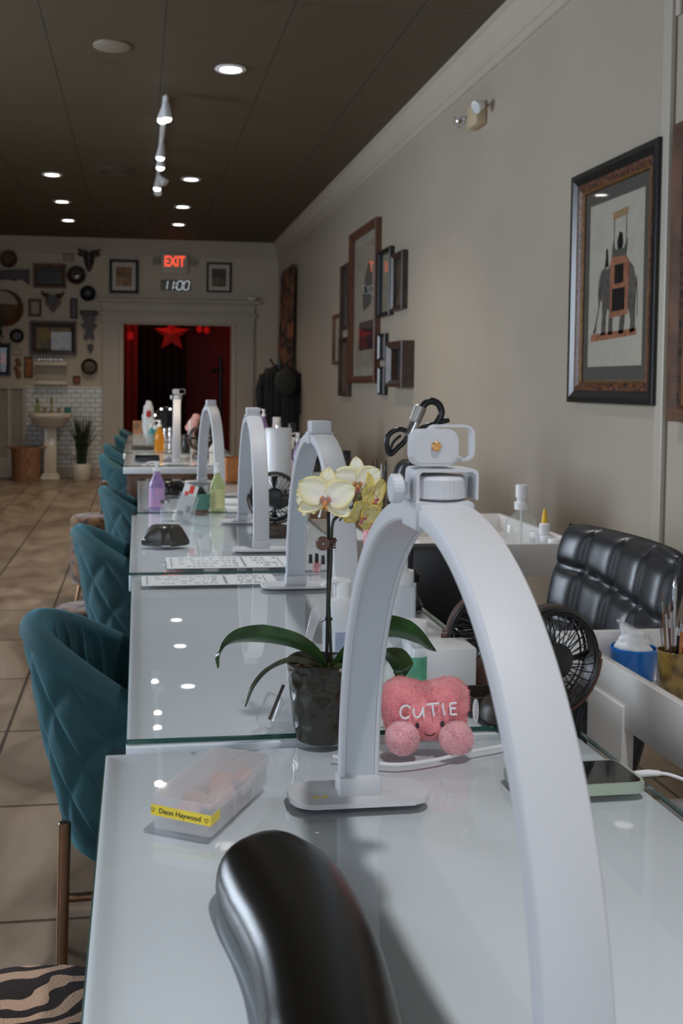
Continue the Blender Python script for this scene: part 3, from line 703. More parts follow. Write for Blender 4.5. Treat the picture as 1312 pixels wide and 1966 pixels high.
def arcsecs(cx, cy, ang0, ang1, r0, r1, n=7, rot=0):
    out = []
    for i in range(n):
        a = R(ang0+(ang1-ang0)*i/(n-1)); out.append(((cx+r0*math.cos(a), cy+r0*math.sin(a)), (cx+r1*math.cos(a), cy+r1*math.sin(a))))
    return out
q = U(318, 1042, z=ZT+.01); cushion('armrest_cushion', 'rounded dark leather hand rest on the third table', arcsecs(q.x+.0, q.y-.03, 150, 30, .012, .080), ZT, .062, mat('dark_olive_leather', (.045, .038, .03), .3, var=.2, spec=.6))
q = U(326, 948, z=ZT+.01); cushion('armrest_cushion', 'small distant dark hand rest behind the purple soap bottle', arcsecs(q.x+.0, q.y-.02, 150, 30, .01, .1), ZT, .062, m_leather)

# ------------------------------------------------------------------ orchid
OX, OY = .243, 1.345
t = thing('potted_orchid', 'yellow orchid with arching leaves in a dimpled dark pot behind the big lamp', 'plant', (OX, OY, ZT))
bm = B(); rows = []; prof = [(.0, .0), (.030, .0), (.0335, .002), (.036, .010), (.0395, .035), (.043, .065), (.0455, .088), (.0465, .101), (.0475, .105), (.0455, .1065), (.0435, .103), (.042, .085), (0, .083)]
NS = 72
for i in range(len(prof)-1):
    (r0, z0), (r1, z1) = prof[i], prof[i+1]
    for s in range(5 if i in (3, 4, 5, 6) else 1):
        f = s/(5 if i in (3, 4, 5, 6) else 1); r_, z_ = r0+(r1-r0)*f, z0+(z1-z0)*f; row = []
        for k in range(NS):
            a = 2*math.pi*k/NS; d = 0
            if 3 <= i <= 6:
                ph = int(z_/.019); ca = (k/NS*11+(.5 if ph % 2 else 0)) % 1-.5; cz = (z_/.019) % 1-.5; q_ = ca*ca+cz*cz
                d = -.0022*max(0, 1-q_*3.2)**1.5
            rr = max(1e-4, r_+d); row.append(Vector((rr*math.cos(a), rr*math.sin(a), z_+(.0016*math.sin(3*a+1) if z_ > .1 else 0))))
        rows.append(row)
rows.append([Vector((1e-4, 0, .083))]*NS)
grid(bm, rows, cv=True); obj('pot', bm, m_pot, t, angle=50)
bm = B()
for k in range(60):
    a = random.random()*6.28; r_ = .038*math.sqrt(random.random()); ball(bm, (r_*math.cos(a), r_*math.sin(a), .088+random.random()*.006), (.006, .004, .003), 8, 5, rot=Matrix.Rotation(random.random()*3, 3, 'Z'))
so = obj('bark_chips', bm, m_soil, t); so['kind'] = 'stuff'
def leaf(path, widths, m, fold=.25, side=None, nrm=(0, -1, .2), name='leaf'):
    pts = smoothpath([Vector(p)-Vector((OX, OY, ZT)) for p in path], 8); n = len(pts); rows = []; NR = Vector(nrm)
    for i, p in enumerate(pts):
        f = i/(n-1); ii = f*(len(widths)-1); k = min(int(ii), len(widths)-2); wd = widths[k]+(widths[k+1]-widths[k])*(ii-k)
        tg = (pts[min(i+1, n-1)]-pts[max(i-1, 0)]).normalized(); sd = tg.cross(NR).normalized() if side is None else Vector(side).normalized(); up = sd.cross(tg).normalized()
        if up.z < 0: up = -up
        row = []
        for j in range(9):
            s = -1+j/4; row.append(p+sd*wd*s/2+up*(wd*fold*abs(s)**1.3))
        for j in range(8, -1, -1):
            s = -1+j/4; row.append(p+sd*wd*s/2+up*(wd*fold*abs(s)**1.3-.0011*(1-.6*abs(s))))
        rows.append(row)
    bm = B(); V = grid(bm, rows, cv=True); cap(bm, V[0]); cap(bm, V[-1]); return obj(name, bm, m, t, angle=60)
def PT(px, py, Y): return U(px, py, Y=Y)
ctr = PT(628, 1288, OY)
leaf([PT(630, 1285, 1.345), PT(606, 1255, 1.325), PT(565, 1233, 1.30), PT(500, 1222, 1.28), PT(450, 1228, 1.27), PT(424, 1250, 1.265), PT(419, 1282, 1.265)], [.008, .020, .028, .034, .030, .022, .003], m_leaf, .15, side=(.25, -.55, .75))
leaf([PT(632, 1280, 1.36), PT(600, 1250, 1.40), PT(570, 1225, 1.43), PT(545, 1218, 1.45)], [.008, .016, .018, .004], m_leaf, .15, side=(.2, -.55, .6))
leaf([PT(628, 1292, 1.335), PT(600, 1278, 1.31), PT(560, 1270, 1.285), PT(520, 1284, 1.27), PT(490, 1315, 1.26), PT(471, 1357, 1.26)], [.006, .012, .015, .014, .010, .002], m_leafd, .3, side=(.35, -.7, .45))
leaf([PT(634, 1285, 1.355), PT(660, 1262, 1.37), PT(700, 1225, 1.39), PT(745, 1206, 1.39), PT(790, 1216, 1.385), PT(818, 1235, 1.38), PT(838, 1250, 1.38)], [.008, .026, .036, .042, .042, .030, .003], m_leaf, .10, side=(-.25, -.45, .8))
leaf([PT(634, 1290, 1.345), PT(665, 1275, 1.345), PT(710, 1255, 1.35), PT(750, 1255, 1.355), PT(772, 1280, 1.355), PT(768, 1312, 1.355)], [.008, .02, .028, .036, .032, .004], m_leaf, .10, side=(.75, -.5, .3))
leaf([PT(640, 1292, 1.33), PT(652, 1288, 1.30), PT(664, 1290, 1.285), PT(672, 1296, 1.28)], [.006, .012, .012, .003], mat('pale_leaf', (.35, .36, .22), .4), .1, side=(0, -.7, .6))
def stem(pts, r, m, name='stem', par=None):
    bm = B(); tube(bm, [p-Vector((OX, OY, ZT)) for p in smoothpath(pts, 6)], r, 10); return obj(name, bm, m, par or t)
stem([PT(627, 1296, 1.345), PT(629, 1200, 1.343), PT(631, 1090, 1.34), PT(631, 983, 1.335)], .0024, m_black, 'stake')
sm_ = stem([PT(637, 1296, 1.345), PT(634, 1210, 1.34), PT(632, 1150, 1.338), PT(636, 1080, 1.334), PT(638, 1010, 1.33), PT(648, 992, 1.33), PT(668, 978, 1.33), PT(684, 968, 1.335), PT(700, 955, 1.34)], .0021, m_stem)
stem([PT(652, 984, 1.33), PT(662, 994, 1.328), PT(678, 999, 1.328), PT(692, 1000, 1.33)], .0014, m_stemg, 'side_stem'); stem([PT(655, 984, 1.329), PT(656, 994, 1.327), PT(652, 1000, 1.325)], .0014, m_stemg, 'side_stem')
stem([PT(648, 990, 1.33), PT(640, 978, 1.325), PT(632, 972, 1.32), PT(622, 966, 1.318)], .0014, m_stemg, 'side_stem'); stem([PT(684, 968, 1.335), PT(690, 950, 1.345), PT(688, 925, 1.35)], .0013, m_stemg, 'side_stem')
q = PT(627, 1042, 1.332)-Vector((OX, OY, ZT)); bm = B()
rows = []; n = 24
for r_, yy in ((.001, -.010), (.008, -.010), (.0092, -.006), (.008, -.003), (.004, -.002)):
    rows.append([q+Vector((-.006+r_*(1+.07*(k % 2))*math.cos(2*math.pi*k/n), yy, r_*(1+.07*(k % 2))*math.sin(2*math.pi*k/n))) for k in range(n)])
V = grid(bm, rows, cv=True)
for k in range(5): cyl(bm, q+Vector((-.002, -.003, -.006+k*.003)), q+Vector((.012, -.003+.002*(k % 2), -.006+k*.003)), .0012, seg=8)
tube(bm, [q+Vector((.006+.007*math.cos(a), .007*math.sin(a), .003)) for a in [R(x) for x in range(-180, 180, 30)]], .0014, 6, True)
obj('stem_clip', bm, m_brownp, t)
q = PT(630, 1190, 1.343)-Vector((OX, OY, ZT)); bm = B()
for k in range(3): tube(bm, [q+Vector((.0008+.0048*math.cos(R(x)), .004*math.sin(R(x)), .0012*k)) for x in range(0, 360, 40)], .0006, 6, True)
cyl(bm, q+Vector((-.004, 0, 0)), q+Vector((-.010, -.003, -.003)), .0006, seg=6); obj('wire_tie', bm, m_black, t)
CREAM, YEL, WHT, GOLD = (.88, .80, .40), (.82, .62, .06), (.90, .87, .78), (.80, .60, .05)
def petal(bm, cl, M, L_, Wd, cup, curl, ca, cb, edge, pw=1.0):
    n, m2 = 12, 8; rows = []; cols = []
    for i in range(n+1):
        f = i/n; w_ = Wd/2*(math.sin(math.pi*min(1, f**pw*.94+.06))**.50)*(1 if f < 1 else .02); row = []; cr = []
        for j in range(m2+1):
            s = -1+2*j/m2; x = w_*s; y = L_*(f - .04*s*s*f); z = cup*(s*s)*w_*2 + curl*f*f*L_ + .0009*math.sin(7*s+6*f+L_*900)
            row.append(M @ Vector((x, y, z))); e = max(abs(s)**3*.75, max(0, f-.8)*3.0); e = min(1, e); base = [ca[k]*(1-f)+cb[k]*f for k in range(3)]
            cr.append([base[k]*(1-e)+edge[k]*e for k in range(3)])
        rows.append(row); cols.append(cr)
    V = grid(bm, rows)
    for i in range(n+1):
        for j in range(m2+1): V[i][j][cl] = (*cols[i][j], 1)
def flower(px, py, Y, size, face, spin, pal, label=None):
    """five petals and a lip; face = direction it looks to"""
    o0 = PT(px, py, Y)-Vector((OX, OY, ZT)); zdir = Vector(face).normalized(); up = Vector((0, 0, 1)); xd = up.cross(zdir).normalized(); yd = zdir.cross(xd)
    Q = Matrix.Translation(o0) @ Matrix((xd, yd, zdir)).transposed().to_4x4() @ Matrix.Rotation(R(spin), 4, 'Z')
    bm = B(); cl = bm.verts.layers.float_color.new('tint')
    for ang, L_, Wd, cup, curl in ((0, 1, .62, .10, -.08), (118, .95, .56, .12, .06), (-118, .95, .56, .12, .06)):
        petal(bm, cl, Q @ Matrix.Rotation(R(ang), 4, 'Z') @ Matrix.Translation((0, size*.04, -.001)), size*L_, size*Wd, cup, curl, pal[0], pal[1], pal[2], .95)
    for ang in (64, -64):
        petal(bm, cl, Q @ Matrix.Rotation(R(ang), 4, 'Z') @ Matrix.Translation((0, size*.03, .0015)), size*1.0, size*.98, .10, .10, pal[0], pal[1], pal[2], .80)
    fo = obj('flower', bm, m_petal, t, angle=80); sd = fo.modifiers.new('s', 'SOLIDIFY'); sd.thickness = .0006
    bm = B()
    for s in (-1, 1): ball(bm, Q @ Vector((s*size*.13, -size*.02, size*.16)), (size*.05, size*.10, size*.11), 12, 8, rot=(Q.to_3x3() @ Matrix.Rotation(s*.4, 3, 'Z')))
    ball(bm, Q @ Vector((0, -size*.16, size*.17)), (size*.09, size*.13, size*.07), 12, 8, rot=Q.to_3x3())
    for s in (-1, 1): tube(bm, [Q @ Vector((s*size*.03, -size*.27, size*.18)), Q @ Vector((s*size*.09, -size*.36, size*.22)), Q @ Vector((s*size*.05, -size*.40, size*.28))], [.0012, .0008, .0004], 6)
    obj('lip', bm, m_lip, fo)
    bm = B(); ball(bm, Q @ Vector((0, size*.05, size*.12)), (size*.05, size*.07, size*.12), 12, 8, rot=Q.to_3x3()); obj('column', bm, mat('orchid_column', (.85, .78, .72), .5) if 'orchid_column' not in bpy.data.materials else bpy.data.materials['orchid_column'], fo)
P1 = (WHT, (.90, .86, .62), (.86, .70, .18)); P2_ = ((.88, .82, .52), (.86, .72, .20), (.82, .60, .05)); P3 = (WHT, (.92, .89, .74), (.88, .76, .30))
flower(625, 957, 1.315, .040, (-.15, -1, .12), -6, P1)
flower(686, 927, 1.345, .034, (-.10, -1, .05), 2, P3)
flower(713, 958, 1.335, .035, (.75, -.65, -.05), 10, P2_)
flower(694, 988, 1.325, .031, (.45, -.8, -.4), -20, P2_)
flower(592, 965, 1.345, .030, (-.95, -.2, -.1), 10, P1)
# ------------------------------------------------------------------ translucent box of nail files
a = U(405, 1610, z=ZT); rz = R(-29)
BW, BL, BH = .068, .158, .030
ex = Vector((math.cos(rz), math.sin(rz), 0)); ey = Vector((-math.sin(rz), math.cos(rz), 0))
o0 = a - ex*BW/2 + ey*BL/2
t = thing('plastic_case', 'translucent hinged plastic case of pink files with a yellow name label', 'box', (o0.x, o0.y, ZT), rz)
def shell_box(bm, w_, l_, z0, z1, th, r=.004, lid=False):
    o_ = rrect(w_, l_, r, 3); i_ = rrect(w_-2*th, l_-2*th, max(r-th, .001), 3)
    if not lid: rows = [[Vector((x, y, z0)) for x, y in o_], [Vector((x, y, z1)) for x, y in o_], [Vector((x, y, z1)) for x, y in i_], [Vector((x, y, z0+th)) for x, y in i_]]
    else: rows = [[Vector((x, y, z1)) for x, y in o_], [Vector((x, y, z0)) for x, y in o_], [Vector((x, y, z0)) for x, y in i_], [Vector((x, y, z1-th)) for x, y in i_]]
    V = grid(bm, rows, cv=True); cap(bm, V[0]); cap(bm, V[-1])
bm = B(); shell_box(bm, BW, BL, .0005, .024, .0014)
box(bm, (BW/2+.0006, -.02, .013), (.0012, .0014, .02)); box(bm, (BW/2+.0006, .03, .013), (.0012, .0014, .02)); obj('case_body', bm, m_milky, t, angle=30)
bm = B(); shell_box(bm, BW+.003, BL+.003, .0245, .036, .0014, .005, True); lo = obj('case_lid', bm, m_milky, t, angle=30)
bm = B(); box(bm, (BW/2+.0022, .012, .022), (.0014, .030, .009), .0005); obj('latch', bm, m_milky, lo)
bm = B(); Mt = Matrix(((1, 0, 0), (0, 0, -1), (0, 1, 0))).to_4x4()
prism(bm, [(-BW/2-.001, .0150), (BW/2+.0006, .0130), (BW/2+.0006, .0245), (-BW/2-.001, .0265)], .0004, Matrix.Translation((0, -BL/2-.0012, 0)) @ Mt)
box(bm, (BW/2+.0014, -BL/2+.0085, .0195), (.0004, .021, .0105), rot=None)
lb = obj('name_label', bm, m_yel, t, False)
bm = B(); text_into(bm, 'Deon Haywood', .0076, Matrix.Translation((-.001, -BL/2-.0018, .0196)) @ Matrix.Rotation(R(2), 4, 'Y') @ Mt, .0001, .00013)
def heart(cx, cz, s):
    pts = []
    for k in range(24):
        a_ = 2*math.pi*k/24; pts.append(Vector((cx+s*.062*16*math.sin(a_)**3, -BL/2-.0019, cz+s*.062*(13*math.cos(a_)-5*math.cos(2*a_)-2*math.cos(3*a_)-math.cos(4*a_)))))
    tube(bm, pts, .00022, 5, True)
heart(.0295, .0186, .0024); heart(-.0325, .0210, .0024)
obj('label_text', bm, m_dark, lb, False)
for i, (x, y, z, r_, w_, l_, m, lab) in enumerate(((-.008, -.045, .006, 15, .026, .045, m_pinkf, 'pink foam nail file at the label end inside the translucent case'), (.012, -.015, .011, -10, .024, .055, m_peach, 'peach nail file in the middle of the translucent case'),
        (-.004, .030, .008, 22, .026, .060, m_pinkf, 'pink nail file lying beyond the middle of the translucent case'), (.014, .052, .014, 5, .018, .040, m_pinkf, 'small pink nail file at the far end of the translucent case'), (-.010, -.010, .003, 60, .02, .05, m_peach, 'peach nail file lying crosswise at the bottom of the translucent case'))):
    q = o0 + ex*x + ey*y; bm = B(); prism(bm, rrect(w_, l_, w_*.45, 6), .005, Matrix.Rotation(R(r_), 4, 'Z'), .001)
    o = obj('nail_file', bm, m, None, loc=(q.x, q.y, ZT+.0022+z)); o.rotation_euler = (0, R(4*(i % 3-1)), rz); tag(o, lab, 'nail file', 'files inside the plastic case')

# ------------------------------------------------------------------ pink plush
a = U(829, 1448, z=ZT); t = thing('plush_toy', 'pink heart-shaped plush toy with a smiling face and the word cutie', 'plush toy', (a.x, a.y+.035, ZT), R(-6))
S = .0575
def heart_r(th):                                     # outline: heart lobes above, rounded square below
    x, z = math.cos(th), math.sin(th); e = (abs(x)**3.2+abs(z)**3.2)**(-1/3.2)
    lobes = .10*math.exp(-((th-R(52))/.38)**2)+.10*math.exp(-((th-R(128))/.38)**2) - .17*math.exp(-((th-R(90))/.30)**2)
    return e*(1+lobes)*(.95 if z < 0 else 1)
bm = B(); rows = []; NT = 96; NB = 26
for i in range(NB+1):
    al = -math.pi/2+math.pi*i/NB; row = []
    for k in range(NT):
        th = 2*math.pi*k/NT-1e-9; th = th % (2*math.pi); rr = heart_r(th)*math.cos(al)**.55 if abs(al) < 1.5705 else 1e-3
        p = Vector((S*1.0*rr*math.cos(th), .033*math.sin(al), .047+S*.69*rr*math.sin(th)))
        p += Vector((math.cos(th), math.sin(al), math.sin(th)))*(.0016*noise.noise(p*70)+.0009*noise.noise(p*260))
        p.z = max(p.z, .002); row.append(p)
    rows.append(row)
grid(bm, rows, cv=True); body = obj('body', bm, m_plush, t, angle=180)
def fuzz(parent, pts, m, n, ln, name='fur'):
    """short fur: thin blades standing on the surface"""
    bm = B()
    for _ in range(n):
        c, nn = pts(); nn = (nn+Vector((random.uniform(-.5, .5), random.uniform(-.5, .5), random.uniform(-.7, .3)))).normalized(); s = nn.orthogonal().normalized()*.00045
        s = Matrix.Rotation(random.random()*6.28, 3, nn) @ s
        a_, b_ = bm.verts.new(c-s-nn*.001), bm.verts.new(c+s-nn*.001); c_ = bm.verts.new(c+nn*ln*random.uniform(.5, 1)); bm.faces.new((a_, b_, c_))
    o = obj(name, bm, m, parent, True, 180); o['kind'] = 'stuff'; return o
def body_pt():
    i = random.randrange(2, NB-2); k = random.randrange(NT); f = random.random(); g = random.random()
    p00, p10, p01 = rows[i][k], rows[i+1][k], rows[i][(k+1) % NT]; c = p00+(p10-p00)*f+(p01-p00)*g; n_ = (p10-p00).cross(p01-p00)
    if n_.dot(c-Vector((0, 0, .047))) < 0: n_ = -n_
    return c, n_.normalized() if n_.length > 0 else Vector((0, 0, 1))
fuzz(body, body_pt, m_plush, 9000, .0035)
for sx in (-1, 1):
    bm = B(); c = Vector((sx*.0345, -.036, .0215)); ball(bm, c, (.0215, .020, .0215), 28, 18, disp=.0012, dscale=9); o = obj('foot', bm, m_plushl, t, angle=180)
    def fp(c=c):
        v = Vector((random.gauss(0, 1), random.gauss(0, 1), random.gauss(0, 1))).normalized(); return c+v*.021, v
    fuzz(o, fp, m_plushl, 3500, .003)
    bm = B(); ball(bm, (sx*.016+.001, -.0338, .0375+.001*sx), (.0027, .0022, .0037), 14, 10); obj('eye', bm, m_bead, t)
bm = B(); tube(bm, [(.0010+.0065*math.cos(R(x)), -.0352, .0290+.0050*math.sin(R(x))) for x in range(200, 345, 12)], .0007, 6); obj('mouth', bm, m_bead, t)
bm = B(); zf = -.0352
def stroke(pts, r=.00145): tube(bm, smoothpath([Vector((x, zf-.0008, z*.86)) for x, z in pts], 5), r, 6)
stroke([(-.0245, .0705), (-.0290, .0735), (-.0345, .0715), (-.0375, .0650), (-.0360, .0575), (-.0310, .0545), (-.0255, .0570)])
stroke([(-.0205, .0700), (-.0200, .0610), (-.0165, .0560), (-.0125, .0580), (-.0095, .0650), (-.0085, .0715)]); stroke([(-.0085, .0715), (-.0080, .0640), (-.0070, .0565)])
stroke([(-.0040, .0750), (.0040, .0762), (.0120, .0765)]); stroke([(.0035, .0755), (.0045, .0660), (.0060, .0580)])
stroke([(.0165, .0770), (.0175, .0680), (.0195, .0595)])
stroke([(.0345, .0775), (.0260, .0765)]); stroke([(.0260, .0765), (.0275, .0600)]); stroke([(.0275, .0600), (.0350, .0605)]); stroke([(.0265, .0690), (.0335, .0695)])
obj('letters', bm, m_wletter, t)
bm = B(); Mx = Matrix.Translation((.062, -.022, .052)) @ Matrix.Rotation(R(58), 4, 'Z') @ Matrix.Rotation(R(-14), 4, 'Y') @ Mt
prism(bm, [(.0105*math.cos(2*math.pi*k/28), .0165*math.sin(2*math.pi*k/28)) for k in range(28)], .0008, Mx); tg = obj('hang_tag', bm, m_paper, t, False)
bm = B(); rnd = random.Random(2)
for k in range(16):
    x, z = rnd.uniform(-.006, .006), rnd.uniform(-.010, .010); prism(bm, [(x, z), (x+.003, z+.0005), (x+.0026, z+.002), (x+.0003, z+.0016)], .0010, Mx)
obj('tag_print', bm, mat('tag_pastels', (.35, .45, .70), .6, col2=(.75, .35, .55), scale=260), tg, False)

# ------------------------------------------------------------------ desk fans
def fan(label, bx, by, cx, cy, cz, r, yaw, dark, tilt=0):
    t = thing('desk_fan', label, 'fan', (bx, by, ZT), 0, 'small caged desk fans')
    c = Vector((cx-bx, cy-by, cz-ZT)); mh = m_dbrown if dark else m_brownp
    Q = Matrix.Translation(c) @ Matrix.Rotation(R(yaw), 4, 'Z') @ Matrix.Rotation(R(90+tilt), 4, 'X')       # local z -> -y (front)
    def q(x, y, z): return Q @ Vector((x, y, z))
    bm = B()
    for zz, rr in ((.016, r*.985), (.010, r), (-.016, r)): tube(bm, [q(rr*math.cos(R(a)), rr*math.sin(R(a)), zz) for a in range(0, 360, 8)], .0022, 8, True)
    obj('cage_ring', bm, m_black, t)
    n = 30
    for sgn, zz in ((1, .019), (-1, -.022)):
        bm = B()
        for k in range(n):
            a = 2*math.pi*k/n; a2 = a+(.30 if sgn < 0 else .10)
            tube(bm, [q(r*.34*math.cos(a), r*.34*math.sin(a), zz), q(r*.7*math.cos((a+a2)/2), r*.7*math.sin((a+a2)/2), zz), q(r*.95*math.cos(a2), r*.95*math.sin(a2), zz*.9), q(r*math.cos(a2), r*math.sin(a2), zz*.55)], .0009, 5)
        tube(bm, [q(r*.93*math.cos(R(a)), r*.93*math.sin(R(a)), zz*.92) for a in range(0, 360, 10)], .0013, 6, True)
        o = obj('front_grille' if sgn > 0 else 'rear_grille', bm, m_black, t)
        bm = B(); lathe(bm, [(0, zz+.002*sgn), (r*.30, zz+.002*sgn), (r*.36, zz), (r*.36, zz-.004*sgn), (0, zz-.004*sgn)], seg=36, c=(0, 0, 0)); bm.transform(Q); obj('grille_hub', bm, m_black, o)
    bm = B(); cyl(bm, (0, 0, -.014), (0, 0, .014), r*.22)
    for k in range(4):
        a0_ = 2*math.pi*k/4; rows = []
        for j in range(5):
            rr = r*(.2+.68*j/4); rows.append([Vector((rr*math.cos(a0_+s*(.10+.06*j/4)), rr*math.sin(a0_+s*(.10+.06*j/4)), .008*s)) for s in (-1, -.4, .3, 1)])
        grid(bm, rows)
    bm.transform(Q); o = obj('blades', bm, m_black, t); sdm = o.modifiers.new('s', 'SOLIDIFY'); sdm.thickness = .001
    bm = B(); lathe(bm, [(r+.001, -.012), (r+.0055, -.010), (r+.0055, .006), (r+.001, .008), (r+.001, -.012)], seg=64, ends=False); bm.transform(Q); obj('housing_ring', bm, mh, t)
    for s in (-1, 1):
        bm = B(); cyl(bm, q(s*(r+.003), 0, 0), q(s*(r+.012), 0, 0), .0085, seg=20); obj('pivot_knob', bm, m_brownp, t)
    bm = B(); pts = [q((r+.0105)*math.cos(R(a)), 0, 0)+Vector((0, 0, (r+.0105)*math.sin(R(a))*1.0)) for a in range(180, 361, 8)]
    rows = []
    for p in pts:
        d = (p-c); d.normalize(); fy = Vector((math.sin(-R(yaw)), math.cos(R(yaw)), 0)); rows.append([p+d*.003+fy*.008, p+d*.003-fy*.008, p-d*.002-fy*.008, p-d*.002+fy*.008])
    V = grid(bm, rows, cv=True); cap(bm, V[0]); cap(bm, V[-1]); obj('yoke', bm, m_brownp, t)
    bm = B(); cyl(bm, (0, 0, .02), (c.x, c.y, c.z-r-.012), .008, seg=14); obj('neck', bm, mh, t)
    bm = B(); lathe(bm, [(0, 0), (.050, 0), (.0535, .003), (.0535, .018), (.048, .025), (.015, .028), (0, .028)], seg=40); obj('base', bm, mh, t)
q = U(1056, 1264, Y=1.42); fan('round caged desk fan seen through and right of the big arch lamp', .535, 1.395, q.x, 1.42, q.z, .0725, 12, True)
q = U(948, 1222, Y=1.62); fan('round caged desk fan left of the big arch lamp, behind the pink plush', q.x+.0, 1.60, q.x, 1.62, q.z, .0715, -14, False)
q = U(527, 940, Y=3.25); fan('dark desk fan on the third table, right of an arch lamp', q.x, 3.23, q.x, 3.25, ZT+.115, .074, -10, True)
q = U(385, 845, Y=6.6); fan('round dark fan on the far tables, beside the distant arch lamp', q.x, 6.58, q.x, 6.6, ZT+.125, .072, 15, True)
a = U(905, 1371, z=ZT); t = thing('wooden_tray', 'low dark brown tray behind the pink plush', 'tray', (a.x+.075, a.y+.035, ZT))
bm = B(); shell_box(bm, .15, .065, .001, .022, .004, .003); obj('tray_body', bm, m_dbrown, t, angle=30)

# phone, tablet, cables
a = U(1243, 1524, z=ZT); t = thing('smartphone', 'smartphone in a sage green case at the right edge of the nearest table', 'phone', (a.x-.074, a.y+.038, ZT), R(1))
bm = B(); prism(bm, rrect(.150, .078, .012, 8), .0125, Matrix.Translation((0, 0, .0005)), .0022); obj('phone_case', bm, m_sage, t, angle=35)
bm = B(); prism(bm, rrect(.141, .069, .0085, 8), .0006, Matrix.Translation((0, 0, .0128))); obj('screen', bm, m_screen, t, False)
bm = B(); cyl(bm, (.0755, .004, .0065), (.099, .003, .0075), .0042, .0036, 14); pl = obj('charging_plug', bm, m_cable)
bpy.data.objects.remove(pl)
bm = B(); w0 = Vector((a.x-.074, a.y+.038, ZT))
tube(bm, smoothpath([w0+Vector(p) for p in ((.077, .004, .0065), (.10, .003, .0078), (.125, -.004, .006), (.152, -.025, -.006), (.165, -.055, -.04), (.168, -.08, -.12), (.19, -.05, -.40), (.20, .2, -.742))], 6), [.0042]*7+[.0036]*2+[.0021]*34, 10)
tag(obj('charging_cable', bm, m_cable), 'white charging cable plugged into the green-cased phone', 'cable')
bm = B(); pts = [U(x, y, z=ZT+.0025) for x, y in ((640, 1452), (700, 1462), (760, 1468), (830, 1460), (900, 1444), (960, 1433), (1010, 1424), (1060, 1424), (1110, 1440))]
tube(bm, smoothpath(pts, 6), .0024, 8); tag(obj('charger_cord', bm, m_cable), 'white cord curving across the table in front of the pink plush', 'cable')

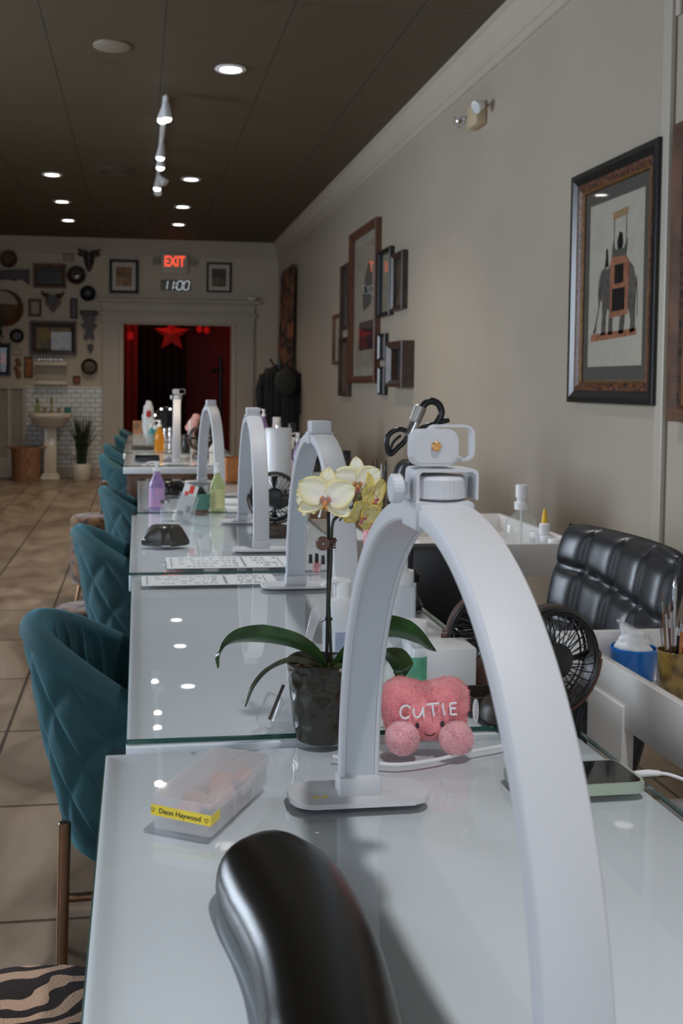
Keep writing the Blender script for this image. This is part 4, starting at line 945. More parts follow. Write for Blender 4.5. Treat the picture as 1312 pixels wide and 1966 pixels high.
# ------------------------------------------------------------------ bottles
def bottle(name, label, loc, r, h, kind, m, mcap, m_label=None, cat='bottle', sc_=1.0, rz=0, group=None):
    t = thing(name, label, cat, loc, rz, group); bm = B()
    if kind == 'pump':      # shouldered soap bottle
        lathe(bm, [(0, .001), (r*.94, .001), (r, .006), (r, h*.52), (r*.93, h*.60), (r*.60, h*.73), (r*.42, h*.80), (r*.40, h*.86), (0, h*.86)], seg=32); obj('bottle_body', bm, m, t)
        bm = B(); lathe(bm, [(0, h*.86), (r*.46, h*.86), (r*.46, h*.94), (r*.2, h*.95), (r*.18, h*1.0), (0, h*1.0)], seg=20)
        hd = obj('pump_collar', bm, mcap, t); bm = B(); cyl(bm, (0, 0, h*.99), (0, 0, h*1.07), r*.30, seg=14); tube(bm, smoothpath([(r*.2, 0, h*1.055), (-r*.5, 0, h*1.06), (-r*1.1, 0, h*1.045), (-r*1.3, 0, h*1.02)], 4), r*.11, 8); obj('pump_head', bm, mcap, t)
    elif kind == 'square':  # straight sided pump dispenser
        prism(bm, rrect(r*2, r*1.7, r*.35, 5), h*.62, Matrix.Translation((0, 0, .001)), .002); obj('bottle_body', bm, m, t, angle=30)
        bm = B(); lathe(bm, [(0, h*.62), (r*.8, h*.62), (r*.85, h*.64), (r*.85, h*.80), (r*.4, h*.82), (r*.38, h*.97), (0, h*.97)], seg=24); obj('pump_collar', bm, mcap, t)
        bm = B(); tube(bm, smoothpath([(r*.3, 0, h*.96), (-r*.4, 0, h*.98), (-r*1.05, 0, h*.96), (-r*1.2, 0, h*.93)], 4), [r*.22]*6+[r*.16]*7, 8); obj('pump_head', bm, mcap, t)
    elif kind == 'glue':
        prism(bm, rrect(r*2, r*1.3, r*.3, 5), h*.52, Matrix.Translation((0, 0, .001)), .003); obj('bottle_body', bm, m, t, angle=30)
        bm = B(); lathe(bm, [(0, h*.52), (r*.66, h*.52), (r*.66, h*.72), (r*.45, h*.74), (0, h*.74)], seg=20); obj('cap', bm, mcap, t)
        bm = B(); lathe(bm, [(0, h*.74), (r*.36, h*.74), (r*.34, h*.85), (r*.12, h), (0, h)], seg=16); obj('nozzle', bm, mat('orange_yellow_tip', (.85, .50, .03), .4) if 'orange_yellow_tip' not in bpy.data.materials else bpy.data.materials['orange_yellow_tip'], t)
    elif kind == 'spray':
        lathe(bm, [(0, .001), (r*.95, .001), (r, .006), (r, h*.42), (r*.85, h*.52), (r*.35, h*.62), (r*.3, h*.66), (0, h*.66)], seg=30); obj('bottle_body', bm, m, t)
        bm = B(); lathe(bm, [(0, h*.66), (r*.42, h*.66), (r*.42, h*.76), (r*.28, h*.77), (r*.28, h*.82), (r*.36, h*.83), (r*.36, h), (0, h)], seg=20); obj('sprayer', bm, mcap, t)
        bm = B(); cyl(bm, (0, 0, .01), (0, 0, h*.66), r*.06, seg=8); obj('dip_tube', bm, mcap, t)
    elif kind == 'jar':
        lathe(bm, [(0, 0), (r*.95, 0), (r, .003), (r, h*.75), (r*.9, h*.78), (0, h*.78)], seg=24); obj('jar_body', bm, m, t)
        bm = B(); lathe(bm, [(0, h*.78), (r*.96, h*.78), (r*.96, h*.98), (r*.9, h), (0, h)], seg=24); obj('lid', bm, mcap, t)
    elif kind == 'polish':
        lathe(bm, [(0, 0), (r*.95, 0), (r, .003), (r, h*.42), (r*.5, h*.5), (0, h*.5)], seg=20); obj('bottle_body', bm, m, t)
        bm = B(); lathe(bm, [(0, h*.5), (r*.5, h*.5), (r*.38, h*.98), (0, h)], seg=16); obj('cap', bm, mcap, t)
    if m_label:
        z0, z1 = h*.08, h*.5; bm = B(); rows = [[Vector(((r+.0006)*math.cos(R(a_)), (r+.0006)*math.sin(R(a_)), z)) for a_ in range(200, 341, 7)] for z in (z0, z1)]
        if kind == 'square': bm.free(); bm = B(); box(bm, (0, -r*.85-.0006, h*.32), (r*1.5, .0006, h*.42))
        else: grid(bm, rows)
        obj('label_patch', bm, m_label, t)
    return t
def tableloc(px, py): q = U(px, py, z=ZT); return (q.x, q.y, ZT)
m_lilac = mat('lilac_floral_label', (.42, .30, .55), .5, col2=(.60, .28, .45), scale=60)
m_yl = mat('pale_yellow_label', (.62, .62, .30), .5, var=.1)
bottle('soap_bottle', 'purple soap pump bottle at the far end of the third table', tableloc(301, 979), .030, .168, 'pump', m_purple, m_whitep, m_lilac)
bottle('soap_bottle', 'yellow-green soap pump bottle right of the small succulent', tableloc(417, 981), .029, .165, 'pump', m_greens, m_whitep, m_yl)
bottle('soap_bottle', 'amber soap pump bottle on the far tables left of the distant lamp', tableloc(306, 867), .034, .20, 'pump', m_amber, m_whitep)
bottle('gel_dispenser', 'frosted pump bottle with a pale blue label, just right of the orchid stem', tableloc(658, 1314), .029, .168, 'square', m_milky2, m_whitep, mat('pale_blue_label', (.42, .50, .68), .6, var=.15, scale=60), rz=R(8))
bottle('gel_dispenser', 'frosted pump bottle seen through the big arch, left of the black stand', tableloc(771, 1215), .026, .15, 'square', m_milky2, m_whitep, None, rz=R(-20))
bottle('gel_bottle', 'clear bottle with a green label behind the pink plush', tableloc(795, 1320), .021, .105, 'jar', m_clear, m_whitep, m_green)
bm = B(); q = U(850, 1318, z=ZT); box(bm, (q.x, q.y+.02, ZT+.032), (.10, .07, .063), .003); tag(obj('white_box', bm, m_whitep), 'plain white box behind the pink plush and the green bottle', 'box')
# succulent
q = tableloc(385, 984); t = thing('potted_succulent', 'small dark succulent in a teal pot left of the yellow-green bottle', 'plant', q)
bm = B(); lathe(bm, [(0, .012), (.030, .012), (.035, .02), (.036, .068), (.034, .070), (.032, .066), (.031, .055), (0, .055)], seg=32); obj('pot', bm, m_tealpot, t)
bm = B(); lathe(bm, [(0, 0), (.027, 0), (.029, .008), (.027, .012), (0, .012)], seg=32); obj('saucer', bm, m_wood, t)
bm = B()
for k in range(26):
    a_ = k*2.4; r_ = .003+.0009*k; e = Vector((r_*1.1*math.cos(a_), r_*1.1*math.sin(a_), .10-.0012*k)); s = Vector((r_*.4*math.cos(a_), r_*.4*math.sin(a_), .055)); tube(bm, [s, s.lerp(e, .5), e], [.004, .0052, .0006], 6)
obj('foliage', bm, m_grass, t)
# glass jars and leaning card in acrylic stand
q = tableloc(318, 986); bottle('glass_jar', 'small clear glass jar in front of the purple bottle', q, .020, .05, 'jar', m_clear, m_chrome)
q = tableloc(338, 1003); t = thing('card_holder', 'acrylic stand with a leaning red and white leaflet on the third table', 'card holder', q, R(8))
bm = B(); Mh = Matrix.Rotation(R(20), 4, 'Y') @ Matrix.Rotation(R(-12), 4, 'X')
box(bm, (0, 0, .0015), (.085, .06, .003), .001); b3 = B(); box(b3, (0, 0, .05), (.07, .0025, .10), .0008); b3.transform(Matrix.Translation((.018, -.0, 0)) @ Mh); tmp = bpy.data.meshes.new('t'); b3.to_mesh(tmp); bm.from_mesh(tmp); b3.free()
obj('acrylic_stand', bm, m_clear, t)
bm = B(); box(bm, (0, 0, .068), (.05, .0012, .13), .0003); bm.transform(Matrix.Translation((.016, .003, 0)) @ Mh); cdn = obj('leaflet', bm, m_paper, t)
bm = B(); 
for (x, z, w_, h_) in ((.004, .118, .016, .026), (-.010, .10, .012, .014)): box(bm, (x, -.001, z), (w_, .0012, h_))
bm.transform(Matrix.Translation((.016, .0025, 0)) @ Mh); obj('red_print', bm, mat('red_print', (.75, .06, .04), .5), cdn)
bm = B()
for (x, z, w_, h_) in ((.012, .05, .014, .022), (-.012, .03, .02, .014), (.004, .135, .004, .012)): box(bm, (x, -.001, z), (w_, .0012, h_))
bm.transform(Matrix.Translation((.016, .0025, 0)) @ Mh); obj('dark_print', bm, m_ink, cdn)
# plastic scoop-like dust brush behind the orchid pot
q = U(545, 1400, z=ZT); t = thing('plastic_brush_holder', 'crumpled clear plastic holder with a tall handle left of the orchid pot', 'holder', (q.x, q.y, ZT))
bm = B(); pts = [Vector(U(x, y, Y=q.y+.02*k))-q for k, (x, y) in enumerate(((548, 1398), (560, 1340), (575, 1290), (590, 1235), (603, 1190), (610, 1163)))]
for p in pts: p.z = max(p.z, .004)
tube(bm, smoothpath(pts, 5), [.022, .021, .020, .019, .018, .016, .0145, .013, .0115, .010, .009, .008, .0075, .007, .0065, .006, .006, .0062, .0065, .007, .0075, .0078, .0078, .007, .005, .002][:26], 12); obj('handle', bm, m_milky, t)
bm = B(); Ms = Matrix.Translation(Vector(U(524, 1352, Y=q.y))-q) @ Matrix.Rotation(R(25), 4, 'Y'); prism(bm, rrect(.024, .045, .005, 4), .02, Ms @ Matrix.Translation((0, 0, -.01)) @ Matrix.Rotation(R(90), 4, 'X') @ Matrix.Translation((0, 0, -.01)), .002); obj('clear_block', bm, m_clear, t)
bm = B(); box(bm, (0, 0, 0), (.004, .003, .05)); bm.transform(Matrix.Translation(Vector(U(531, 1348, Y=q.y-.012))-q) @ Matrix.Rotation(R(22), 4, 'Y')); obj('brown_strip', bm, m_dbrown, t)

# small polish set on second table (seen behind orchid stem)
for i, (px, py, m, lab) in enumerate(((596, 1098, m_clear, 'clear polish bottle leftmost of the group behind the orchid stem'), (608, 1096, m_pinkp, 'pink polish bottle in the group behind the orchid stem'), (620, 1100, m_clear, 'clear polish bottle with dark cap behind the orchid stem'), (556, 1100, m_blue, 'small blue polish bottle left of the arch lamp foot'))):
    bottle('polish_bottle', lab, tableloc(px, py), .011, .045, 'polish', m, m_black if i != 3 else m_whitep, None, 'nail polish', group='small polish bottles on the second table')
# paper towel roll, papers and things right of third lamp
q = U(525, 935, Y=4.6); t = thing('paper_towel_roll', 'tall white paper towel roll between the arch lamps', 'paper towel', (q.x+.02, 4.6, ZT))
bm = B(); lathe(bm, [(.02, .002), (.058, .002), (.06, .004), (.06, .272), (.058, .275), (.02, .275)], seg=40); obj('roll', bm, m_whitep, t); bm = B(); cyl(bm, (0, 0, 0), (0, 0, .29), .012); obj('core', bm, m_chrome, t)
q = U(545, 1000, z=ZT); t = thing('laptop_stand', 'slanted folding stand with a dark tablet right of the third arch lamp', 'tablet stand', (q.x+.06, q.y+.10, ZT), R(10))
bm = B(); box(bm, (0, 0, .05), (.20, .15, .008), .002, Matrix.Rotation(R(-24), 3, 'Y')); bmesh.ops.translate(bm, vec=(0, 0, .03), verts=bm.verts); obj('tablet_panel', bm, m_black, t)
bm = B()
for s in (-1, 1): tube(bm, [(-.09, s*.07, .006), (.02, s*.07, .048), (.08, s*.07, .10)], .004, 8); tube(bm, [(.08, s*.07, .09), (.06, s*.07, .006)], .004, 8)
tube(bm, [(-.09, -.07, .006), (-.09, .07, .006)], .004, 8); obj('stand_frame', bm, m_chrome, t)
q = U(450, 925, z=ZT); t = thing('fabric_basket', 'square orange patterned basket between two arch lamps', 'basket', (q.x+.02, 5.02, ZT)); bm = B(); shell_box(bm, .13, .13, .001, .115, .006, .01); obj('basket_body', bm, m_ochre, t)
for i, (px, py) in enumerate(((455, 982), (452, 976))):
    q = U(px, py, z=ZT); bm = B(); box(bm, (q.x+.02, q.y+.05+.01*i, ZT+.006+.012*i), (.12, .15, .011), .001, None)
    tag(obj('magazine', bm, m_paper), ['lower pale magazine beside the yellow-green soap bottle', 'upper pale magazine beside the yellow-green soap bottle'][i], 'magazine', 'magazines by the green bottle')

# ------------------------------------------------------------------ black jointed stand behind the big lamp
by_ = 2.12; q = U(792, 1178, Y=by_)
t = thing('jointed_arm_stand', 'black and chrome jointed arm stand rising behind the big arch lamp', 'stand', (.565, by_, ZT))
def LQ(px, py, Y=by_): return U(px, py, Y=Y)-Vector((.565, by_, ZT))
bm = B(); lathe(bm, [(0, 0), (.03, 0), (.032, .01), (.02, .03), (.018, .055), (.026, .06), (.026, .075), (.014, .085), (0, .085)], seg=24); obj('clamp_base', bm, m_black, t)
bm = B(); cyl(bm, (0, 0, .08), LQ(795, 905), .009); cyl(bm, LQ(795, 905), LQ(790, 845), .009, .007); obj('post', bm, m_black, t)
bm = B(); cyl(bm, LQ(786, 836), LQ(800, 806), .012, .010, 20); obj('chrome_joint', bm, m_chrome, t)
bm = B(); ball(bm, LQ(788, 832), (.011, .011, .011)); obj('joint_ball', bm, m_chrome, t)
bm = B(); cyl(bm, LQ(796, 810), LQ(808, 780), .013, .014, 20); obj('grey_sleeve', bm, mat('warm_grey_metal', (.40, .37, .34), .35, .6), t)
bm = B(); tube(bm, smoothpath([LQ(810, 784), LQ(818, 774), LQ(830, 770), LQ(843, 777), LQ(848, 792), LQ(843, 806), LQ(836, 816)], 6), .0075, 12); obj('black_loop', bm, m_black, t)
bm = B(); tube(bm, smoothpath([LQ(862, 806), LQ(840, 812), LQ(818, 818), LQ(800, 830)], 6), .0055, 10); obj('lower_arm', bm, m_black, t)
bm = B(); tube(bm, smoothpath([LQ(782, 828), LQ(768, 824), LQ(752, 830), LQ(743, 845), LQ(748, 872), LQ(766, 858), LQ(778, 846), LQ(784, 832)], 6), .0055, 10); tube(bm, smoothpath([LQ(748, 872), LQ(755, 850), LQ(770, 836)], 5), .003, 8); obj('leaf_head', bm, m_black, t)

# ------------------------------------------------------------------ carts and technician chairs
def cart(label, x0, x1, y0, y1, ztop, wall, legs=None):
    t = thing('rolling_cart', label, 'cart', ((x0+x1)/2, (y0+y1)/2, 0), 0, 'white plank-sided trolleys at the technician side')
    W2, L2 = (x1-x0), (y1-y0)
    def tray(z1, nm):
        bm = B(); z0 = z1-wall
        for s in (-1, 1):
            box(bm, (s*(W2/2-.008), 0, (z0+z1)/2), (.016, L2, wall), .002); box(bm, (0, s*(L2/2-.008), (z0+z1)/2), (W2-.03, .016, wall), .002)
        box(bm, (0, 0, z0+.010), (W2-.02, L2-.02, .012)); obj(nm, bm, m_cart, t)
    tray(ztop, 'top_tray'); tray(ztop-.33, 'middle_tray')
    tray(.22, 'bottom_tray')
    for sx in (-1, 1):
        for ly in (legs or (-(L2/2-.045), L2/2-.045)):
            bm = B(); box(bm, (sx*(W2/2-.006), ly, (ztop-wall*.6+.06)/2), (.022, .13 if legs else .085, ztop-wall*.6-.06), .003); lg = obj('leg', bm, m_cart, t)
            bm = B(); cyl(bm, (sx*(W2/2-.006)-.01, ly, .03), (sx*(W2/2-.006)+.01, ly, .03), .03); obj('caster', bm, m_black, lg)
    return t
cart('nearest white trolley at the right edge, with brushes and a blue bowl', .775, 1.12, 1.05, 1.84, .765, .092, [1.62-1.445, 1.14-1.445])
cart('white trolley holding the spray and glue bottles by the wall', .80, U(1122, 1045, Y=2.85).x, 2.85, 3.55, U(1122, 1043, Y=2.85).z, .095)
cart('more distant white trolley, crowded with bottles beside the paper roll', .72, 1.15, 4.9, 5.7, .80, .08)
cart('farthest white trolley near the black coats', .80, 1.2, 7.2, 8.0, .85, .08)
ZC2 = U(1122, 1043, Y=2.85).z; zt2_ = ZC2-.095+.016
def on2(px, Y): q = U(px, 1000, Y=Y); return (q.x, Y, zt2_)
bottle('spray_bottle', 'clear spray bottle with a white nozzle on the trolley by the wall', on2(1001, 3.1), .052, U(1001, 931, Y=3.1).z-zt2_, 'spray', m_clear, m_whitep)
bottle('glue_bottle', 'white squeeze bottle with an orange-yellow tip beside the spray bottle', on2(1046, 2.98), .024, U(1046, 977, Y=2.98).z-zt2_, 'glue', m_milky2, m_whitep)
for i, (px, Y, lab) in enumerate(((1067, 2.90, 'small white jar nearest the corner of the trolley by the wall'), (1050, 2.97, 'small white jar in the middle of the trolley edge by the wall'), (1032, 3.05, 'small white jar at the back of the trolley by the wall'))):
    bottle('white_jar', lab, on2(px, Y), .022, .085, 'jar', m_milky2, m_whitep, None, 'jar', group='white jars on the trolley')
bm = B(); box(bm, (.90, 2.935, zt2_+.055), (.045, .03, .11), .002); tag(obj('black_box', bm, m_black), 'small black box on the trolley, seen under the arch', 'box')
# cup of brushes
q = U(1296, 1345, X=.87); by2 = 1.62; z0_ = .765-.092+.016; cx_ = U(1296, 1290, Y=by2).x
t = thing('brush_cup', 'amber mottled glass cup on the nearest trolley', 'cup', (cx_, by2, z0_)); zr_ = U(1290, 1248, Y=by2).z-z0_
bm = B(); lathe(bm, [(0, .001), (.026, .001), (.028, .004), (.029, zr_), (.027, zr_), (.026, .006), (0, .005)], seg=32); obj('cup_wall', bm, mat('amber_mottled_glass', (.10, .06, .015), .12, col2=(.30, .18, .03), scale=45, coat=.8), t)
brs = [(1270, 1133, m_gold, .0016, 'brush with a thin tan tip, leftmost in the amber cup'), (1297, 1105, m_chrome, .0035, 'tallest brush with a silver cap in the amber cup'), (1277, 1160, m_chrome, .003, 'silver flat brush second from the left in the amber cup'), (1288, 1155, m_chrome, .0032, 'silver brush with a rust coloured tip in the amber cup'),
       (1284, 1170, m_brownp, .002, 'short rust-red brush in the amber cup'), (1305, 1190, m_black, .003, 'black handled brush right of the tallest one in the amber cup'), (1312, 1180, m_ochre, .003, 'orange handled brush at the right of the amber cup'), (1268, 1190, m_chrome, .0022, 'short silver tool at the left rim of the amber cup')]
for i, (px, py, m, r_, lab) in enumerate(brs):
    e = U(px, py, Y=by2+(.012 if i % 2 else -.008)); s = Vector((cx_+(e.x-cx_)*.35, by2+(.006 if i % 2 else -.006), z0_+.008))
    t2 = thing('nail_brush', lab, 'brush', s, 0, 'brushes standing in the amber cup'); d = e-s
    bm = B(); cyl(bm, (0, 0, 0), d*.86, r_*.8, r_, 10); obj('handle', bm, m, t2); bm = B(); cyl(bm, d*.80, d*.90, r_*1.12, r_*1.12, 10); obj('ferrule', bm, m_chrome, t2); bm = B(); cyl(bm, d*.90, d, r_, r_*.25, 8); obj('tip', bm, m_brownp if i != 1 else m_chrome, t2)
# blue bowl with cotton
by3 = 1.762; q = U(1217, 1262, Y=by3); cx3 = q.x; zr3 = U(1217, 1243, Y=by3).z
t = thing('blue_bowl', 'glossy blue bowl on the nearest trolley', 'bowl', (cx3, by3, z0_)); hb = zr3-z0_
bm = B(); lathe(bm, [(0, .001), (.030, .001), (.036, .006), (.042, hb*.8), (.0425, hb), (.040, hb+.002), (.038, hb), (.036, .012), (0, .008)], seg=40); obj('bowl_wall', bm, m_blue, t)
bm = B(); ball(bm, (cx3, by3, z0_+hb), (.034, .034, .014), 28, 14, disp=.006, dscale=5); ball(bm, (cx3+.002, by3, z0_+hb+.010), (.028, .022, .018), 24, 12, disp=.010, dscale=7)
bm3 = random.Random(8)
for k in range(2600):
    v = Vector((bm3.gauss(0, 1), bm3.gauss(0, 1), abs(bm3.gauss(0, 1)))).normalized(); f_ = bm3.random(); c_ = Vector((cx3+.004, by3, z0_+hb+.008)) + Vector((v.x*.028, v.y*.022, v.z*.020)) if f_ < .6 else Vector((cx3+.010-.040*(f_-.6)*2.5, by3, z0_+hb+.014+.034*(f_-.6)*2.5))+v*.012*(1.1-(f_-.6)*2.5)
    n_ = (v+Vector((-.5, 0, .6))).normalized(); s_2 = n_.orthogonal().normalized()*.0004; e_ = [bm.verts.new(c_-s_2), bm.verts.new(c_+s_2), bm.verts.new(c_+n_*.006)]; bm.faces.new(e_)
tube(bm, smoothpath([(cx3+.01, by3, z0_+hb+.015), (cx3-.01, by3, z0_+hb+.026), (cx3-.022, by3, z0_+hb+.040), (cx3-.026, by3, z0_+hb+.052)], 5), [.016, .015, .014, .013, .012, .011, .010, .009, .008, .0065, .005, .004, .003, .002, .0012, .0005][:16], 10)
tag(obj('cotton_wool', bm, m_cotton, angle=180), 'tuft of white cotton wool heaped in the blue bowl', 'cotton')
# quilted black chairs
def tech_chair(label, loc, rz, H=.913, w_=.48, cols=4, rows_=4, base=True):
    t = thing('quilted_chair', label, 'chair', loc, rz, 'black quilted technician chairs')
    n1, n2 = 64, 56; hgt = .46; z0 = H-hgt
    front, back = [], []
    for j in range(n2+1):
        v = j/n2; fr, bk = [], []
        for i in range(n1+1):
            u_ = -1+2*i/n1; ww = w_/2*(1-.10*(1-v)**2)*(1-.04*max(0, v-.85)/.15)
            sh = (u_*.25)+.0; cu = (i/n1*cols); cv_ = (v*rows_ + .18*math.sin(u_*1.5))
            du = abs((cu % 1)-.5)*2; dv = abs((cv_ % 1)-.5)*2
            puff = .030*((1-du**4)*(1-dv**4))**.5; edge = (1-abs(u_)**8)**.5*(1-abs(2*v-1)**14)**.5
            bow = -.035*(1-u_*u_); lean = -.10*v
            z = z0+hgt*v - .02*max(0, abs(u_)-.75)**1*(v > .8)
            fr.append(Vector((lean+bow+(.012+puff)*edge, ww*u_, z))); bk.append(Vector((lean+bow-.032*edge, ww*u_, z)))
        front.append(fr); back.append(bk)
    bm = B(); A = grid(bm, front); Bk = grid(bm, back)
    bmesh.ops.remove_doubles(bm, verts=bm.verts, dist=.0006)
    obj('backrest', bm, m_leather2, t, angle=180)
    bm = B(); ball(bm, (.25, 0, z0-.01), (.25, .25, .06), 40, 12); obj('seat', bm, m_leather2, t)
    if base:
        bm = B(); cyl(bm, (.24, 0, .10), (.24, 0, z0-.04), .025); obj('gas_post', bm, m_chrome, t)
        for k in range(5):
            a_ = R(72*k+20); bm = B(); tube(bm, [(.24, 0, .11), (.24+.15*math.cos(a_), .15*math.sin(a_), .09), (.24+.27*math.cos(a_), .27*math.sin(a_), .065)], [.022, .018, .014], 10); lg = obj('base_arm', bm, m_chrome, t)
            bm = B(); ball(bm, (.24+.27*math.cos(a_), .27*math.sin(a_), .03), (.026, .026, .03), 14, 8); obj('caster', bm, m_black, lg)
    return t
q = U(1170, 1010, Y=2.27); tc_ = tech_chair('black quilted leather chair behind the nearest trolley', (.93, 2.10, 0), R(180+4), H=U(1170, 1008, Y=2.27).z)
copy_tree(tc_, (1.02, 4.2, 0), R(175), 'black quilted chair hidden mostly behind the arch lamps, middle of the right side')
copy_tree(tc_, (.98, 6.5, 0), R(188), 'distant black quilted chair beside the far tables')
t = thing('salon_stool', 'black low-backed stool under the middle trolley, seen through the big arch', 'stool', (.80, 2.62, 0))
bm = B(); box(bm, (.0, .12, .66), (.30, .05, .26), .02); box(bm, (0, 0, .5), (.34, .3, .08), .03); obj('seat', bm, m_leather2, t)
bm = B(); cyl(bm, (0, 0, .03), (0, 0, .48), .025); lathe(bm, [(0, 0), (.2, 0), (.2, .02), (.03, .04), (0, .04)]); obj('base', bm, m_chrome, t)
# ------------------------------------------------------------------ pictures on the right wall
Mw = Matrix(((0, 0, -1, 0), (-1, 0, 0, 0), (0, 1, 0, 0), (0, 0, 0, 1)))      # picture plane: x -> -y (towards the camera), y -> up, out of the wall = -x
def ring(bm, w_, h_, fw, d0, d1, Mx, bev=.003):
    """mitred frame: outer w x h, bar width fw, from depth d0 to d1"""
    o_ = [(-w_/2, -h_/2), (w_/2, -h_/2), (w_/2, h_/2), (-w_/2, h_/2)]; i_ = [(-w_/2+fw, -h_/2+fw), (w_/2-fw, -h_/2+fw), (w_/2-fw, h_/2-fw), (-w_/2+fw, h_/2-fw)]
    m_ = [((a[0]*.55+b[0]*.45), (a[1]*.55+b[1]*.45)) for a, b in zip(o_, i_)]
    rows = [[Mx @ Vector((x, y, d)) for x, y in q] for q, d in ((o_, d0), (o_, d1-bev), ([(x*(1-bev/w_*2), y*(1-bev/h_*2)) for x, y in o_], d1), (m_, d1), (i_, d1-(d1-d0)*.35), (i_, d0))]
    grid(bm, rows, cu=True, cv=True)
def picture(label, Mx, w_, h_, fw, depth, mf, mat_w=0, m_mount=None, m_art=None, inner=None, art=None, glass=True, cat='picture', name='framed_picture', group=None):
    loc = Mx.to_translation(); t = thing(name, label, cat, loc, 0, group); Q = Mx.to_3x3().to_4x4()
    bm = B(); ring(bm, w_, h_, fw, 0.001, depth, Q); obj('frame', bm, mf, t, False)
    iw, ih = w_-2*fw, h_-2*fw
    if inner:
        m2, f2, mg = inner; bm = B(); ring(bm, iw+.004, ih+.004, f2, .001, depth*.75, Q, .001); obj('carved_slip', bm, m2, t, False)
        bm = B(); ring(bm, iw-2*f2+.004, ih-2*f2+.004, .010, .001, depth*.55, Q, .002); obj('gilt_edge', bm, mg, t, False); iw -= 2*f2+.02; ih -= 2*f2+.02
    bm = B(); box(bm, (0, 0, .004), (iw, ih, .004)); bm.transform(Q); obj('mount', bm, m_mount or m_matb, t, False)
    if mat_w: iw2, ih2 = iw-2*mat_w, ih-2*mat_w*1.15
    else: iw2, ih2 = iw-.004, ih-.004
    bm = B(); box(bm, (0, 0, .0068), (iw2, ih2, .0014)); bm.transform(Q); ao = obj('print', bm, m_art or m_print, t, False)
    if art: art(ao, Q, iw2, ih2)
    if glass:
        bm = B(); box(bm, (0, 0, .0135), (iw, ih, .0015)); bm.transform(Q); obj('glass', bm, m_pane, t, False)
    return t
def flat(par, name, Q, poly, m, z=.0078, th=.0006):
    bm = B(); prism(bm, poly, th, Q @ Matrix.Translation((0, 0, z))); return obj(name, bm, m, par, False)
def elephant(par, Q, w_, h_):
    """side view of a caparisoned elephant carrying a howdah, walking to the left"""
    def P(l): return [((x-.5)*w_, (y-.5)*h_) for x, y in l]
    y0 = .17
    flat(par, 'ground_strip', Q, P([(.06, .155), (.90, .175), (.90, .215), (.06, .20)]), m_orange)
    body = [(.20, .36), (.13, .24), (.10, .215), (.12, .20), (.16, .215), (.17, .26), (.235, .40), (.27, .40), (.275, .30), (.255, .19), (.345, .19), (.35, .30), (.37, .35), (.41, .33), (.39, .19), (.48, .19), (.47, .33), (.60, .34), (.62, .31), (.585, .19), (.68, .19), (.70, .31), (.76, .33), (.80, .26), (.78, .19), (.88, .195), (.875, .30), (.885, .48), (.83, .57), (.72, .62), (.45, .62), (.36, .585), (.32, .60), (.25, .585), (.20, .53), (.185, .45)]
    flat(par, 'elephant_figure', Q, P(body), m_eleph)
    flat(par, 'ear', Q, P([(.28, .56), (.36, .55), (.37, .46), (.32, .42), (.27, .46)]), m_matb, .0084)
    flat(par, 'saddle_cloth', Q, P([(.42, .62), (.44, .65), (.70, .645), (.76, .60), (.74, .30), (.42, .29)]), m_orange, .0084)
    flat(par, 'cloth_panel', Q, P([(.50, .60), (.66, .60), (.66, .49), (.50, .485)]), m_bframe, .0090); flat(par, 'cloth_panel', Q, P([(.46, .46), (.69, .46), (.69, .33), (.46, .325)]), m_bframe, .0090)
    flat(par, 'howdah', Q, P([(.44, .65), (.46, .74), (.50, .69), (.66, .69), (.72, .74), (.70, .645)]), m_matb, .0090)
    flat(par, 'rider', Q, P([(.55, .69), (.54, .74), (.58, .79), (.62, .78), (.64, .72), (.62, .69)]), m_bframe, .0096); flat(par, 'driver', Q, P([(.31, .60), (.33, .66), (.33, .705), (.355, .71), (.365, .66), (.38, .60)]), m_bframe, .0090)
    for x in (.47, .69): flat(par, 'canopy_post', Q, P([(x, .70), (x+.008, .70), (x+.008, .88), (x, .88)]), m_matb, .0084)
    flat(par, 'canopy', Q, P([(.45, .87), (.72, .88), (.72, .925), (.45, .915)]), mat('ochre_ink', (.30, .19, .09), .8)); 
    flat(par, 'tail', Q, P([(.88, .50), (.90, .40), (.905, .28), (.915, .28), (.91, .42), (.89, .52)]), m_eleph)
def wallpic(label, pxl, pxr, ytl, ybl, fw, depth, mf, **k):
    """picture flat on the right wall from its left / right edge pixels and left edge top / bottom"""
    a, b_, d = U(pxl, ytl, X=XR-depth), U(pxr, ytl, X=XR-depth), U(pxl, ybl, X=XR-depth)
    w_, h_ = abs(a.y-b_.y), a.z-d.z; return picture(label, Matrix.Translation((XR, (a.y+b_.y)/2, (a.z+d.z)/2)) @ Mw, w_, h_, fw, depth, mf, **k)
wallpic('large framed print of a decorated elephant in a black and carved gilt frame', 1097, 1262, 341, 772, .050, .036, m_bframe, mat_w=.046, m_mount=m_matb, m_art=m_matc, inner=(m_goldf, .030, m_gilt), art=elephant)
def figure_art(par, Q, w_, h_):
    flat(par, 'pale_patch', Q, rrect(w_*.5, h_*.12, .02, 4, -.1*w_, .13*h_), m_matc); flat(par, 'red_patch', Q, [(-.35*w_, -.45*h_), (.1*w_, -.45*h_), (-.2*w_, -.08*h_)], m_orange)
a = U(1291, 240, X=XR-.04); picture('partly visible dark picture in a brown gilt frame at the right edge of the view', Matrix.Translation((XR, a.y-.385, 1.60)) @ Mw, .72, .98, .045, .05, m_wood, inner=(m_goldf, .01, m_gilt), m_art=mat('dark_canvas', (.05, .025, .018), .6, col2=(.10, .045, .03), scale=6), art=figure_art, glass=False)
